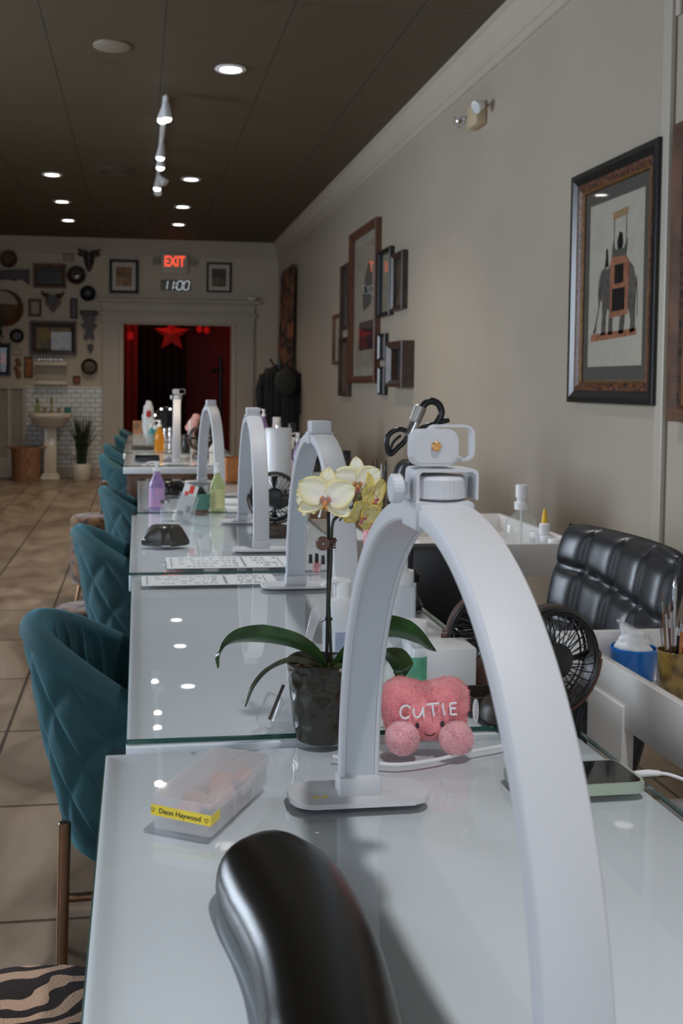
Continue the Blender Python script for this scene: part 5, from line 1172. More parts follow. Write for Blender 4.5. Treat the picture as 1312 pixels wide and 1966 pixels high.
def tall_art(par, Q, w_, h_):
    flat(par, 'figure', Q, [(-.10*w_, -.05*h_), (.25*w_, .0*h_), (.30*w_, .22*h_), (.12*w_, .36*h_), (-.05*w_, .20*h_), (-.15*w_, .08*h_)], m_matb); flat(par, 'dark_block', Q, [(-.30*w_, -.36*h_), (.36*w_, -.36*h_), (.36*w_, -.13*h_), (-.30*w_, -.13*h_)], mat('plum_ink', (.05, .02, .025), .8))
wallpic('tallest framed print of the cluster, in a reddish brown frame, mirroring the exit sign', 670, 721, 452, 735, .055, .05, mat('reddish_wood', (.10, .036, .018), .35, var=.2), mat_w=.06, m_mount=m_matc, m_art=mat('tan_print', (.36, .31, .23), .8, var=.1), art=tall_art)
wallpic('black framed print, immediately right of the tallest frame of the cluster', 725, 748, 484, 610, .03, .04, m_bframe, m_art=mat('grey_green_print', (.26, .24, .17), .8, var=.1))
wallpic('small dark framed picture, upper right of the cluster', 750, 772, 490, 598, .03, .045, m_dwood, m_art=mat('brown_dim_print', (.07, .05, .035), .7, var=.5, scale=9))
wallpic('small black framed print, lower right of the tallest frame', 725, 738, 642, 692, .02, .035, m_bframe, m_art=m_matb)
wallpic('narrow dark framed picture hanging lowest, right of the tallest frame', 725, 737, 704, 758, .02, .035, m_bframe, m_art=m_matb)
wallpic('deep brown shadow box frame, lower right of the cluster', 740, 771, 658, 743, .05, .09, m_dwood, m_art=mat('slate_print', (.05, .05, .055), .7, var=.4))
wallpic('narrow dark framed picture, upper left of the tallest frame', 653, 667, 512, 634, .03, .04, m_dwood, m_art=m_matb)
wallpic('small gold-brown framed picture, leftmost of the cluster', 638, 652, 606, 700, .03, .035, m_wood, m_art=m_matc)
wallpic('long dark wood framed picture, lower left of the tallest frame', 650, 668, 650, 760, .035, .04, m_dwood, m_art=mat('rosy_print', (.16, .09, .07), .8, var=.1))
# textile hanging near the far corner
t0_ = U(548, 525, X=XR-.05); t1_ = U(564, 525, X=XR-.05); zb_ = U(560, 712, X=XR-.05).z
t = thing('textile_hanging', 'long dark patterned textile hanging on the right wall near the far corner', 'wall hanging', (XR-.03, (t0_.y+t1_.y)/2, zb_)); L2 = abs(t0_.y-t1_.y)/2; hh = t0_.z-zb_
rows = []
for i in range(60):
    s = -1+2*i/59; rows.append([Vector((-.03-.05*(1-v)*(.5+.5*math.sin(s*9))-.03*math.sin(s*14), s*L2*(.9+.1*v), v*hh)) for v in [j/14 for j in range(15)]])
bm = B(); grid(bm, rows); o = obj('cloth', bm, m_tapes, t, angle=180); sdm = o.modifiers.new('s', 'SOLIDIFY'); sdm.thickness = .012
bm = B(); cyl(bm, (-.03, -L2*1.1, hh+.02), (-.03, L2*1.1, hh+.02), .02); obj('rod', bm, m_wood, t)
# fire extinguisher and coat stand in the far right corner
q = U(507, 775, Y=YF-.09); t = thing('fire_extinguisher', 'red fire extinguisher with black hose on the far wall beside the coats', 'fire extinguisher', (q.x, YF-.08, q.z-.16))
bm = B(); lathe(bm, [(0, 0), (.06, 0), (.065, .01), (.065, .27), (.05, .32), (.02, .34), (0, .34)], seg=24); obj('cylinder', bm, m_redm, t)
bm = B(); box(bm, (0, 0, .37), (.05, .03, .05), .01); cyl(bm, (0, 0, .38), (.09, 0, .42), .01, seg=8); obj('valve', bm, m_black, t)
bm = B(); tube(bm, smoothpath([(0, 0, .38), (-.07, -.01, .40), (-.10, -.01, .33), (-.09, -.01, .20), (-.07, -.01, .10)], 6), .012, 8); obj('hose', bm, m_black, t)
bm = B(); box(bm, (0, .05, .2), (.05, .06, .05)); obj('bracket', bm, m_black, t)
cs = U(536, 800, Y=11.6); t = thing('coat_stand', 'black coat stand in the far right corner', 'coat stand', (cs.x, 11.6, 0))
bm = B(); cyl(bm, (0, 0, .02), (0, 0, 1.52), .02); obj('pole', bm, m_black, t); bm = B(); lathe(bm, [(0, 0), (.2, 0), (.2, .02), (.03, .05), (0, .05)]); obj('base', bm, m_black, t)
for a_ in (20, 140, 200, 330):
    bm = B(); tube(bm, [(0, 0, 1.42), (.08*math.cos(R(a_)), .08*math.sin(R(a_)), 1.44), (.12*math.cos(R(a_)), .12*math.sin(R(a_)), 1.50)], .01, 6); obj('hook', bm, m_black, t)
def coat(label, x, y, zt_, zb2, w0, w1, seed, m, cat='coat'):
    t = thing('hanging_coat', label, cat, (x, y, zb2), 0); rows = []; n = 40
    for j in range(20):
        f = j/19; ww = w1+(w0-w1)*f**2; ww *= (1-.75*max(0, f-.9)/.1); rows.append([Vector((ww*math.cos(6.283*k/n)*(1+.13*math.sin(k*1.3+seed)), ww*.55*math.sin(6.283*k/n)*(1+.16*math.sin(k*1.9+seed)), f*(zt_-zb2))) for k in range(n)])
    bm = B(); V = grid(bm, rows, cv=True); cap(bm, V[0]); cap(bm, V[-1]); obj('coat_body', bm, m, t, angle=180)
    for s in (-1, 1):
        bm = B(); tube(bm, [(s*w0*.8, 0, (zt_-zb2)*.92), (s*w0*1.1, 0, (zt_-zb2)*.72), (s*w0*1.0, 0, (zt_-zb2)*.45)], [.04, .05, .045], 10); obj('sleeve', bm, m, t)
coat('long black coat on the left of the coat stand', cs.x-.10, 11.52, 1.40, .50, .12, .09, 1, m_cloth); coat('long black coat on the right of the coat stand', cs.x+.10, 11.50, 1.42, .45, .13, .10, 3, m_cloth); coat('short dark jacket hanging behind the round hat on the coat stand', cs.x+.02, 11.76, 1.44, .85, .15, .14, 5, m_cloth, 'jacket')
q = U(548, 735, Y=11.35); t = thing('round_bag', 'round dark olive bag hanging at the right of the black coats', 'bag', (q.x, 11.35, q.z)); bm = B(); ball(bm, (0, 0, 0), (.125, .06, .15)); obj('bag_body', bm, mat('dark_olive_cloth', (.022, .022, .018), .8, var=.2), t)
bm = B(); tube(bm, [(-.03, .0, .12), (0, .02, .22), (.03, 0, .12)], .008, 6); obj('strap', bm, m_black, t)

# ------------------------------------------------------------------ far wall: signs, clock, pictures, curios
Mf = Matrix(((1, 0, 0, 0), (0, 0, -1, 0), (0, 1, 0, 0), (0, 0, 0, 1)))
def fw(px, py): return U(px, py, Y=YF)
def rectpx(x0, y0, x1, y1): a, b_ = fw(x0, y0), fw(x1, y1); return Vector(((a.x+b_.x)/2, YF, (a.z+b_.z)/2)), abs(b_.x-a.x), abs(a.z-b_.z)
c, w_, h_ = rectpx(309, 487, 361, 527)
t = thing('exit_sign', 'exit sign with lit red letters and two round lamps above the doorway', 'exit sign', c)
bm = B(); box(bm, (0, -.03, 0), (w_, .06, h_), .01); obj('housing', bm, m_whitep if False else mat('sign_beige', (.62, .56, .46), .5), t)
bm = B(); text_into(bm, 'EXIT', .185, Matrix.Translation((0, -.062, .022)) @ Mf @ Matrix.Scale(.70, 4, (1, 0, 0)), .003, .003); obj('letters', bm, m_emitr, t, False)
for s in (-1, 1):
    bm = B(); cyl(bm, (s*w_*.5, -.03, .02), (s*(w_*.5+.05), -.04, .02), .015, seg=10); cyl(bm, (s*(w_*.5+.06), -.02, .02), (s*(w_*.5+.06), -.08, .02), .03, .045, 16); obj('lamp_head', bm, mat('lamp_head_grey', (.3, .27, .22), .4) if s < 0 else bpy.data.materials['lamp_head_grey'], t)
c, w_, h_ = rectpx(309, 536, 366, 560)
t = thing('digital_clock', 'digital wall clock showing pale glowing digits under the exit sign', 'clock', c); bm = B(); box(bm, (0, -.012, 0), (w_, .022, h_*.9), .006); obj('clock_body', bm, mat('clock_grey', (.22, .20, .17), .5), t)
bm = B()
def seg7(bm, cx, on, s, sh=.18):
    hw, hh2, th = s*.30, s*.5, s*.075
    S7 = {'a': (0, hh2, 1), 'g': (0, 0, 1), 'd': (0, -hh2, 1), 'f': (-hw, hh2/2, 0), 'b': (hw, hh2/2, 0), 'e': (-hw, -hh2/2, 0), 'c': (hw, -hh2/2, 0)}
    for k in on:
        x, z, hor = S7[k]; L_ = hw*1.6 if hor else hh2*.86
        for i in range(4):
            f = (-.375+.25*i)*L_; px_, pz_ = (x+f, z) if hor else (x, z+f); dz = (L_/4*.8, .003, th) if hor else (th, .003, L_/4*.8); box(bm, (cx+px_+sh*pz_, -.025, pz_), dz)
s_ = h_*.72
seg7(bm, -w_*.37, 'bc', s_); seg7(bm, -w_*.17, 'bc', s_); seg7(bm, .13*w_, 'abcdef', s_); seg7(bm, .36*w_, 'abcdef', s_)
for z in (-.2, .2): box(bm, (-w_*.005+.18*z*s_, -.025, z*s_), (s_*.09, .003, s_*.09))
obj('digits', bm, m_emitw, t, False)
def farpic(label, x0, y0, x1, y1, f_, d, mf, **k):
    c, w_, h_ = rectpx(x0, y0, x1, y1); return picture(label, Matrix.Translation(c) @ Mf, w_, h_, f_, d, mf, **k)
m_sepia = mat('sepia_print', (.32, .20, .11), .7, var=.4, scale=8); m_gold2 = mat('gold_scene_print', (.36, .25, .08), .7, col2=(.12, .12, .10), scale=7)
farpic('black framed sepia picture left of the exit sign', 210, 498, 266, 564, .035, .04, m_bframe, mat_w=.05, m_mount=m_ivory, m_art=m_sepia)
farpic('black framed dark landscape picture right of the exit sign', 397, 504, 444, 562, .022, .035, m_bframe, mat_w=.045, m_mount=m_ivory, m_art=mat('dusky_print', (.05, .045, .04), .6, col2=(.22, .16, .11), scale=5))
farpic('large dark framed golden scene above the towel shelf', 58, 616, 147, 682, .06, .05, m_dwood, mat_w=.02, m_art=m_gold2)
farpic('brown framed dark picture high on the far wall', 64, 506, 127, 554, .05, .04, m_wood, m_art=mat('black_print', (.02, .02, .022), .4))
farpic('small gilt framed pale sketch left of the mounted horns', 55, 574, 80, 608, .028, .03, m_wood, m_art=m_matc)
farpic('black framed poster with pink squares at the left edge', -12, 658, 21, 722, .05, .03, m_bframe, m_art=m_bframe, art=lambda p_, Q, w2, h2: flat(p_, 'pink_squares', Q, rrect(w2*.6, h2*.42, .004, 2, .1*w2, .05*h2), mat('pink_poster', (.65, .16, .16), .6, var=.25, scale=14)))
farpic('tall narrow dark plaque right of the mounted horns', 135, 573, 149, 612, .012, .03, m_dwood, m_art=m_dwood, glass=False, name='wall_plaque', cat='plaque')
farpic('small red patterned panel left of the towel shelf', 47, 685, 63, 725, .012, .025, m_wood, m_art=mat('red_pattern', (.30, .05, .02), .6, col2=(.45, .22, .08), scale=30), glass=False, name='wall_plaque', cat='plaque')
farpic('small square copper coloured plaque above the tiles', 140, 722, 154, 737, .008, .025, m_wood, m_art=m_orange, glass=False, name='wall_plaque', cat='plaque')
farpic('blank pale plaque above the convex mirror', 121, 487, 142, 502, .006, .02, mat('tan_plaque', (.42, .33, .23), .6), m_art=mat('tan_plaque2', (.42, .33, .23), .6), glass=False, name='wall_plaque', cat='plaque')
farpic('small thermostat panel over the gold ornament', 26, 669, 42, 682, .004, .02, mat('thermostat_ivory', (.45, .41, .33), .5), m_art=m_trim, glass=False, name='thermostat', cat='thermostat')
def disc(label, px, py, rp, m, prof=None, name='wall_plate', cat='plate', ry=None, inner=None):
    c, w_, h_ = rectpx(px-rp, py-(ry or rp), px+rp, py+(ry or rp)); r = w_/2; t = thing(name, label, cat, c)
    bm = B(); lathe(bm, prof and [(a*r, b*r) for a, b in prof] or [(0, .02), (r*.55, .02), (r*.75, .035), (r*.97, .07), (r, .06), (r*.9, .02), (r*.5, .0), (0, 0)], seg=36, M=Matrix(((1, 0, 0), (0, 0, -1), (0, 1, 0)))); obj('rim', bm, m, t)
    if inner:
        bm = B(); lathe(bm, [(0, .045), (r*inner[0]*.6, .04), (r*inner[0], .025), (0, .025)], seg=30, M=Matrix(((1, 0, 0), (0, 0, -1), (0, 1, 0)))); obj('centre', bm, inner[1], t)
    return t
disc('round brown basket plate at the top left of the far wall', 17, 498, 17, mat('rust_wicker', (.13, .065, .045), .7, var=.3))
disc('round gold-rimmed convex mirror left of the horned skull', 147, 529, 18, m_dwood, inner=(.42, m_chrome), name='convex_mirror', cat='mirror')
disc('round black plate below the horned skull', 169, 564, 15, m_black, name='wall_plate')
disc('large half white and half brown drum shield at the left edge', 10, 592, 36, mat('brown_hide', (.16, .075, .035), .6, var=.3), inner=None, name='drum_shield', cat='shield')
c, w_, h_ = rectpx(-22, 558, 36, 600); t = thing('white_fan_plaque', 'pale crescent patch over the brown drum shield at the left edge', 'wall ornament', Vector((c.x, YF-.09, c.z-.02))); bm = B(); prism(bm, [(w_*.5*math.cos(R(a)), -.05+h_*.72*math.sin(R(a))) for a in range(8, 173, 8)], .02, Mf, .004); obj('crescent', bm, m_matc, t)
disc('small round dark woven plate below the drum shield', 33, 645, 14, m_dwood); disc('round patterned brown plate right of the towel shelf', 172, 704, 16, m_dwood, inner=(.8, mat('grey_brown_weave', (.15, .12, .09), .7, var=.4, scale=40)))
# horned skull, carved mask, small masks, mounted horns
c, w_, h_ = rectpx(148, 478, 194, 523); t = thing('horned_skull', 'dark horned skull trophy at the top of the far wall', 'wall trophy', c); Mq2 = Mf
bm = B(); rows = []
for z, rx in ((h_*.34, .055), (h_*.15, .07), (-h_*.05, .062), (-h_*.25, .045), (-h_*.42, .025), (-h_*.5, .008)): rows.append([Vector((rx*math.cos(R(a)), -.02-.07*abs(math.sin(R(a))) if math.sin(R(a)) > 0 else -.01, z)) for a in range(0, 360, 20)])
V = grid(bm, rows, cv=True); cap(bm, V[0]); obj('skull', bm, m_dwood, t)
for s in (-1, 1):
    bm = B(); tube(bm, smoothpath([(s*.04, -.04, h_*.32), (s*w_*.28, -.06, h_*.36), (s*w_*.48, -.07, h_*.48)], 5), [.03]*4+[.022]*4+[.012]*3, 8); obj('horn', bm, m_dwood, t)
    bm = B(); ball(bm, (s*w_*.27, -.04, h_*.26), (.06, .02, .03)); obj('ear', bm, m_dwood, t)
c, w_, h_ = rectpx(81, 558, 123, 602); t = thing('mounted_horns', 'shield-shaped wooden trophy board with two short horns', 'wall trophy', c)
bm = B(); prism(bm, [(-w_*.35, h_*.22), (w_*.35, h_*.22), (w_*.36, -h_*.08), (0, -h_*.5), (-w_*.36, -h_*.08)], .03, Mf, .005); obj('shield_board', bm, m_wood, t)
bm = B(); prism(bm, [(-w_*.28, h_*.3), (w_*.28, h_*.3), (w_*.14, -h_*.05), (0, -h_*.2), (-w_*.14, -h_*.05)], .05, Matrix.Translation((0, -.02, 0)) @ Mf, .008); obj('skull_cap', bm, mat('slate_bone', (.10, .11, .13), .5), t)
for s in (-1, 1): bm = B(); tube(bm, smoothpath([(s*w_*.2, -.06, h_*.28), (s*w_*.42, -.08, h_*.3), (s*w_*.5, -.08, h_*.48)], 5), [.025]*5+[.015]*4+[.006]*2, 8); obj('horn', bm, m_dwood, t)
c, w_, h_ = rectpx(154, 596, 188, 654); t = thing('carved_mask', 'dark carved bracket mask under the black round plate', 'carving', c)
bm = B(); box(bm, (0, -.05, h_*.42), (w_, .10, .05), .01); obj('top_shelf', bm, m_dwood, t)
bm = B(); prism(bm, [(-w_*.42, h_*.38), (w_*.42, h_*.38), (w_*.3, h_*.12), (-w_*.3, h_*.12)], .07, Mf, .01); obj('capital', bm, m_dwood, t)
bm = B(); prism(bm, [(-w_*.48, h_*.02), (-w_*.2, .10*h_), (w_*.2, .10*h_), (w_*.48, h_*.02), (w_*.2, -h_*.12), (w_*.12, -.22*h_), (w_*.3, -h_*.36), (w_*.22, -h_*.5), (0, -h_*.34), (-w_*.22, -h_*.5), (-w_*.3, -h_*.36), (-w_*.12, -.22*h_), (-w_*.2, -h_*.12)], .05, Mf, .008); obj('carved_figure', bm, m_dwood, t)
for (x0, y0, x1, y1, m, lab) in ((166, 660, 181, 679, m_dwood, 'small heart-shaped dark carving above the brown plate'), ):
    c, w_, h_ = rectpx(x0, y0, x1, y1); bm = B(); prism(bm, [(-w_*.4, h_*.35), (-w_*.2, h_*.5), (0, h_*.38), (w_*.2, h_*.5), (w_*.4, h_*.35), (w_*.35, 0), (0, -h_*.5), (-w_*.35, 0)], .04, Mf, .006); tag(obj('heart_carving', bm, m, None, loc=c), lab, 'carving')
c, w_, h_ = rectpx(27, 688, 42, 726); t = thing('gold_ornament', 'small gilded scroll ornament above the wainscot', 'wall ornament', c)
bm = B()
for k in range(5): ball(bm, (.02*math.sin(k*2.2), -.02, h_*(.4-.2*k)), (.035, .012, .03), 12, 8)
obj('scrolls', bm, m_gilt, t)
c, w_, h_ = rectpx(-15, 516, 57, 548); t = thing('carved_crest', 'long dark carved wooden crest at the upper left of the far wall', 'carving', c)
bm = B(); prism(bm, [(-w_*.5, h_*.4), (w_*.5, h_*.5), (w_*.5, -h_*.5), (w_*.42, -h_*.3), (w_*.3, -.1*h_), (w_*.1, -.25*h_), (-.1*w_, -.12*h_), (-.3*w_, -.25*h_), (-w_*.5, -.1*h_)], .05, Mf, .008); obj('crest_board', bm, m_dwood, t)
c, w_, h_ = rectpx(-10, 600, 8, 660); t = thing('trailing_plant', 'dark trailing plant at the left edge over the drum shield', 'plant', Vector((c.x, YF-.20, c.z)))
bm = B(); rnd = random.Random(5)
for k in range(40):
    p = Vector((rnd.uniform(-.06, .05), rnd.uniform(-.03, .03), rnd.uniform(-h_/2, h_/2))); e = p+Vector((rnd.uniform(-.03, .03), rnd.uniform(-.03, .03), -.07)); tube(bm, [p, p.lerp(e, .5), e], [.003, .012, .001], 5)
obj('foliage', bm, m_grass, t); bm = B(); box(bm, (0, .12, h_/2), (.10, .16, .03)); tube(bm, [(0, 0, h_/2), (0, .06, h_/2)], .01, 6); obj('wall_bracket', bm, m_dwood, t)
# towel shelf
c, w_, h_ = rectpx(68, 692, 130, 741); t = thing('wall_shelf', 'white two-tier wall shelf above the pedestal sink', 'shelf', c)
bm = B(); box(bm, (0, -.06, h_*.38), (w_, .12, .05), .006); obj('upper_tier', bm, m_ivory, t); bm = B(); box(bm, (0, -.06, -h_*.38), (w_, .12, .05), .006); obj('lower_tier', bm, m_ivory, t)
bm = B(); box(bm, (0, -.008, 0), (w_*.94, .016, h_*.8), .003); obj('back_board', bm, m_trim, t)
c2, w2, h2 = rectpx(73, 694, 122, 703); bm = B(); 
for k in range(9): box(bm, (-w2*.44+k*w2*.11, -.06, 0), (w2*.08, .05, h2*(.8 if k % 2 else 1)), .006)
o = obj('metal_trinkets', bm, m_chrome, None, loc=(c2.x, YF, c.z+h_*.38+.025+h2*.5)); tag(o, 'row of small metal trinkets on the upper tier of the wall shelf', 'trinkets'); o['kind'] = 'stuff'
# pedestal sink
SY = YF-.25; q0 = U(97, 920, Y=SY); zt_ = U(97, 793, Y=SY).z; zb_ = U(97, 812, Y=SY).z
t = thing('pedestal_sink', 'ivory pedestal sink in front of the white tiles', 'sink', (q0.x, SY, 0)); ws = (U(139, 800, Y=SY).x-U(56, 800, Y=SY).x)/2
bm = B(); rows = []
for k_, zz in ((.45, zb_-.06), (.72, zb_-.02), (.95, zt_-.06), (1.0, zt_-.045), (1.0, zt_-.004), (.985, zt_), (.88, zt_), (.86, zt_-.01), (.5, zt_-.09), (.1, zt_-.10)):
    rows.append([Vector((ws*k_*math.copysign(abs(math.cos(R(a)))**.55, math.cos(R(a))), .21*k_*math.copysign(abs(math.sin(R(a)))**.55, math.sin(R(a))), zz)) for a in range(0, 360, 8)])
V = grid(bm, rows, cv=True); cap(bm, V[0], True); cap(bm, V[-1]); obj('basin', bm, m_ivory, t)
bm = B()
for (hw, z0, z1) in ((.115, 0, .05), (.10, .05, .08), (.078, .08, zb_-.04)):
    box(bm, (0, 0, (z0+z1)/2), (hw*2, hw*1.7, z1-z0), .01)
obj('pedestal', bm, m_ivory, t)
bm = B(); tube(bm, smoothpath([(0, .14, zt_), (0, .14, zt_+.14), (0, .11, zt_+.18), (0, .06, zt_+.17), (0, .05, zt_+.14)], 5), .011, 10); lathe(bm, [(0, zt_), (.03, zt_), (.02, zt_+.03), (0, zt_+.03)], c=(0, .14, 0), seg=16); fo = obj('tap', bm, m_brass, t)
for s in (-1, 1):
    bm = B(); cyl(bm, (s*.09, .14, zt_), (s*.09, .14, zt_+.05), .016); cyl(bm, (s*.06, .14, zt_+.055), (s*.12, .14, zt_+.055), .008); obj('tap_handle', bm, m_brass, fo)
bottle('hand_soap', 'small green glass soap bottle on the left of the pedestal sink', (U(70, 790, Y=SY).x, SY+.12, zt_), .035, .16, 'pump', m_greens, m_black)
bm = B(); x_ = U(129, 787, Y=SY).x; lathe(bm, [(0, 0), (.038, 0), (.040, .005), (.042, .075), (.036, .075), (.034, .01), (0, .01)], seg=20); tag(obj('teal_cup', bm, m_tealp, None, loc=(x_, SY+.08, zt_)), 'teal cup on the right of the pedestal sink', 'cup')
# laundry basket, floor plant
BY = YF-.35; q = U(50, 900, Y=BY); t = thing('wicker_basket', 'round brown wicker basket on the floor left of the sink', 'basket', (q.x, BY, 0)); rb = (U(78, 900, Y=BY).x-U(22, 900, Y=BY).x)/2; hb = U(50, 858, Y=BY).z
bm = B(); pr = []
for k in range(25): z = hb*k/24; pr.append((rb*(.93+.07*k/24)+(.006 if k % 2 else 0), z))
pr = [(0, 0)]+pr+[(rb*.94, hb), (rb*.9, .05), (0, .05)]; lathe(bm, pr, seg=44); obj('basket_body', bm, m_basket, t)
for s in (-1, 1): bm = B(); tube(bm, smoothpath([(s*rb, -.05, hb*.95), (s*(rb+.06), 0, hb*1.01), (s*rb, .05, hb*.95)], 5), .012, 8); obj('handle', bm, m_basket, t)
PY = YF-.3; q = U(157, 905, Y=PY); t = thing('floor_plant', 'tall dark grass plant in an ivory pot right of the sink', 'plant', (q.x, PY, 0)); hp = U(157, 890, Y=PY).z; ht = U(157, 797, Y=PY).z
bm = B(); lathe(bm, [(0, 0), (.105, 0), (.112, .01), (.115, hp-.01), (.110, hp), (.10, hp-.01), (0, hp-.02)], seg=36); obj('pot', bm, m_ivory, t)
bm = B(); rnd = random.Random(9)
for k in range(110):
    a_ = rnd.random()*6.28; r0 = .06*rnd.random(); r1 = .05+.16*rnd.random(); h2 = ht*(.70+.32*rnd.random()); b0 = Vector((r0*math.cos(a_), r0*math.sin(a_), hp-.02)); e = Vector((r1*math.cos(a_), r1*math.sin(a_)*.8, h2)); tube(bm, [b0, b0.lerp(e, .5)+Vector((-r1*.2*math.cos(a_), 0, .03)), e], [.005, .007, .001], 4)
gr = obj('grass_blades', bm, m_grass, t); gr['kind'] = 'stuff'
bm = B(); tube(bm, [(U(113, 868, Y=YF-.02).x, YF-.04, U(113, 868, Y=YF-.02).z), (U(130, 870, Y=YF-.02).x, YF-.05, U(130, 868, Y=YF-.02).z), (U(146, 876, Y=YF-.02).x, YF-.04, U(146, 876, Y=YF-.02).z)], .012, 8); tag(obj('drain_pipe', bm, m_ivory), 'pale pipe running along the tiles behind the sink', 'pipe')
bm = B(); q = fw(482, 578); box(bm, (0, -.06, .02), (.10, .12, .05), .01); tag(obj('security_camera', bm, m_ivory, None, loc=(q.x, YF-.05, q.z)), 'small white camera on the right end of the door cornice', 'camera')
bm = B(); q1, q2 = fw(488, 590), fw(486, 760); tube(bm, [(q1.x+.02, YF-.012, q1.z), (q1.x+.02, YF-.012, q2.z)], .008, 6); tag(obj('wall_conduit', bm, m_trim), 'thin cable cover running down beside the door casing', 'conduit')

# ------------------------------------------------------------------ things on the far tables and trolleys
def far(px, py): return tableloc(px, py)
q = far(275, 862); t = thing('snack_tray', 'clear box of pink and brown snacks on the second far table', 'box', (q[0], q[1]+.1, ZT))
bm = B(); shell_box(bm, .15, .20, .001, .10, .002); obj('clear_box', bm, m_clear, t); bm = B(); box(bm, (0, 0, .012), (.155, .205, .02), .004); obj('dark_base', bm, m_dbrown, t)
q = far(262, 842); t = thing('photo_card', 'small orange and brown picture card standing on the far table', 'card', q); bm = B(); box(bm, (.03, .02, .075), (.12, .01, .15), .002, Matrix.Rotation(R(-12), 3, 'X')); obj('card', bm, mat('orange_card', (.35, .17, .08), .6, var=.4, scale=15), t)
q = far(283, 885); t = thing('black_tray', 'flat dark tray at the near edge of the first far table', 'tray', (q[0], q[1]+.12, ZT)); bm = B(); shell_box(bm, .15, .26, .001, .020, .003); obj('tray_body', bm, m_black, t)
q = far(288, 862); t = thing('paper_packet', 'white and red packet standing on the far table by the teal bottles', 'packet', (q[0], q[1]+1.1, ZT)); bm = B(); ball(bm, (0, 0, .16), (.05, .04, .16), 20, 12, disp=.02); obj('packet', bm, m_paper, t); bm = B(); ball(bm, (0, -.045, .22), (.022, .01, .03), 12, 8); obj('red_mark', bm, m_redm, t)
for i, (px, py, r_, h_, k_, m, mc, lab) in enumerate(((291, 856, .025, .16, 'pump', m_tealp, m_whitep, 'teal bottle left of the amber soap on the far tables'), (299, 848, .02, .13, 'jar', m_tealp, m_whitep, 'small teal jar behind the amber soap'), (357, 868, .03, .12, 'jar', m_black, m_black, 'black jar right of the distant arch lamp'),
        (365, 858, .022, .2, 'spray', m_milky2, m_whitep, 'white spray bottle among the far clutter, left of the round fan'), (317, 848, .02, .11, 'jar', m_chrome, m_chrome, 'left chrome canister behind the amber soap'), (327, 846, .02, .11, 'jar', m_chrome, m_chrome, 'right chrome canister behind the amber soap'),
        (408, 866, .022, .12, 'jar', m_whitep, m_whitep, 'white canister under the fourth arch lamp top'), (418, 858, .028, .14, 'glue', m_milky2, m_whitep, 'white squeeze bottle left of the paper roll in the distance'))):
    bottle('counter_bottle' if k_ != 'jar' else 'counter_jar', lab, far(px, py), r_, h_, k_, m, mc)
q = far(372, 850); t = thing('feather_ornament', 'pink feathery ornament standing among the far clutter', 'ornament', q); bm = B()
for k in range(5): ball(bm, (.01*k-.02, 0, .12+.02*k), (.05-.005*k, .03, .035), 16, 8, rot=Matrix.Rotation(.5*k, 3, 'Y'))
cyl(bm, (0, 0, 0), (0, 0, .12), .006); obj('feathers', bm, m_pinkf, t)
q = far(318, 838); t = thing('vanity_mirror', 'round dark vanity mirror with added glint beads behind the amber soap', 'mirror', (q[0], q[1], ZT)); bm = B()
tube(bm, [(.10*math.cos(R(a)), 0, .15+.10*math.sin(R(a))) for a in range(0, 360, 12)], .012, 8, True); cyl(bm, (0, 0, .0), (0, 0, .06), .01); lathe(bm, [(0, 0), (.05, 0), (.05, .01), (0, .012)]); obj('frame', bm, m_black, t)
bm = B(); cyl(bm, (0, -.004, .15), (0, .004, .15), .095, seg=30); obj('mirror_glass', bm, m_screen, t)
for k in range(8):
    a_ = R(22.5+45*k); bm = B(); ball(bm, (.10*math.cos(a_), -.014, .15+.10*math.sin(a_)), (.007, .006, .007), 10, 6); obj('bulb_or_glint', bm, m_emit if k in (0, 1, 2, 3) else m_whitep, t)  # upper beads glow in place of light reflections on the mirror rim
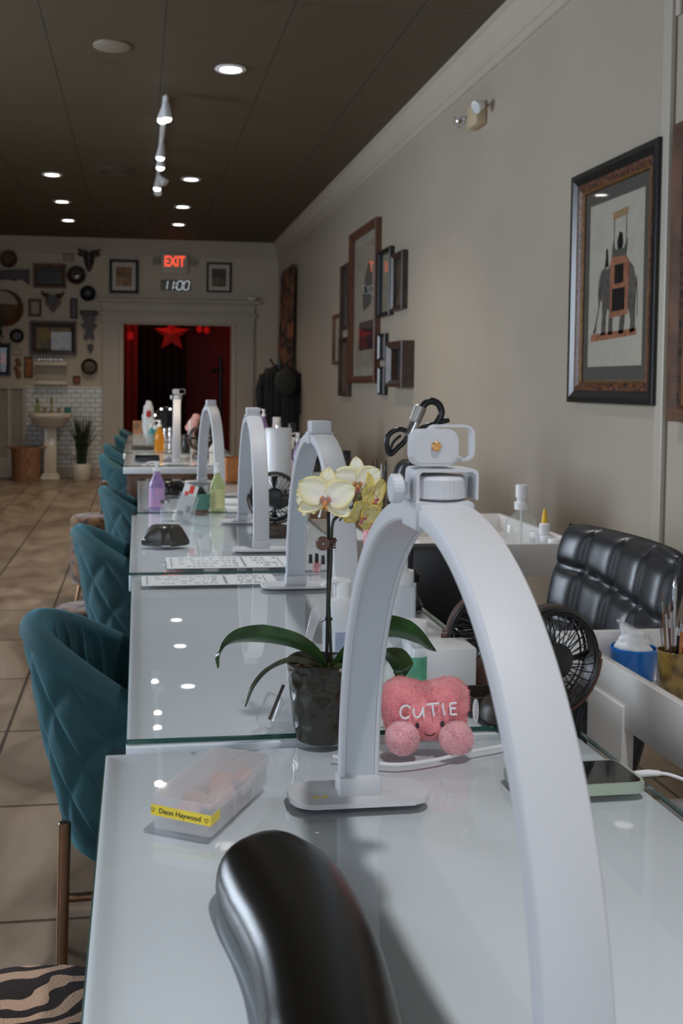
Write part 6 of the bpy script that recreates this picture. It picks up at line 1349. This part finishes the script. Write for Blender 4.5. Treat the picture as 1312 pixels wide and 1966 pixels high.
# trolley contents, far right
rnd = random.Random(4)
def on(x, y, z): return (x, y, z)
zA = .80-.08+.016; zB = .85-.08+.016
items = [(.80, 5.0, .03, .20, 'spray', m_clear, m_whitep, 'clear spray bottle on the third trolley'), (.88, 5.1, .026, .16, 'jar', m_black, m_black, 'tall black jar on the third trolley'), (.97, 5.0, .03, .13, 'jar', m_milky2, m_whitep, 'milky jar at the near corner of the third trolley'),
         (.82, 5.3, .028, .22, 'pump', m_purple, m_whitep, 'lilac pump bottle on the third trolley'), (.93, 5.35, .03, .18, 'pump', m_milky2, m_whitep, 'white pump bottle behind on the third trolley'), (1.05, 5.2, .03, .15, 'jar', m_dbrown, m_black, 'dark brown jar right on the third trolley')]
for x, y, r_, h_, k_, m, mc, lab in items: bottle('trolley_bottle' if k_ != 'jar' else 'trolley_jar', lab, on(x, y, zA), r_, h_, k_, m, mc)
for x, y, r_, h_, k_, m, mc, lab in ((.88, 7.3, .03, .24, 'pump', m_purple, m_whitep, 'lilac bottle on the farthest trolley'), (.98, 7.35, .03, .2, 'jar', m_whitep, m_whitep, 'white canister on the farthest trolley'), (1.08, 7.3, .03, .16, 'jar', m_black, m_black, 'black jar on the farthest trolley')):
    bottle('trolley_bottle' if k_ != 'jar' else 'trolley_jar', lab, on(x, y, zB), r_, h_, k_, m, mc)
# pot of brushes standing behind the orchid flowers
q = U(725, 960, Y=2.45); t = thing('tool_pot', 'pink and red pot of brushes behind the orchid flowers', 'pot', (q.x, 2.45, ZT)); 
t['label'] = 'pink pot of nail brushes behind the orchid flowers'
bm = B(); lathe(bm, [(0, .001), (.030, .001), (.034, .14), (.031, .14), (.028, .008), (0, .008)], seg=24); obj('pot_wall', bm, m_pinkp, t)
for i, (px, py, lab) in enumerate(((716, 886, 'silver brush leftmost in the pink pot'), (724, 880, 'dark tipped brush in the middle of the pink pot'), (733, 890, 'white handled brush in the pink pot'), (742, 884, 'tallest brush at the right of the pink pot'))):
    e = U(px, py, Y=2.45+.01*(i % 2)); s = Vector((q.x+(e.x-q.x)*.3, 2.45, ZT+.01)); t2 = thing('nail_brush', lab, 'brush', s, 0, 'brushes standing in the pink pot'); d = e-s
    bm = B(); cyl(bm, (0, 0, 0), d*.88, .0025, .003, 8); obj('handle', bm, m_chrome if i % 2 == 0 else m_dbrown, t2); bm = B(); cyl(bm, d*.88, d, .0035, .001, 8); obj('tip', bm, m_black if i != 2 else m_whitep, t2)
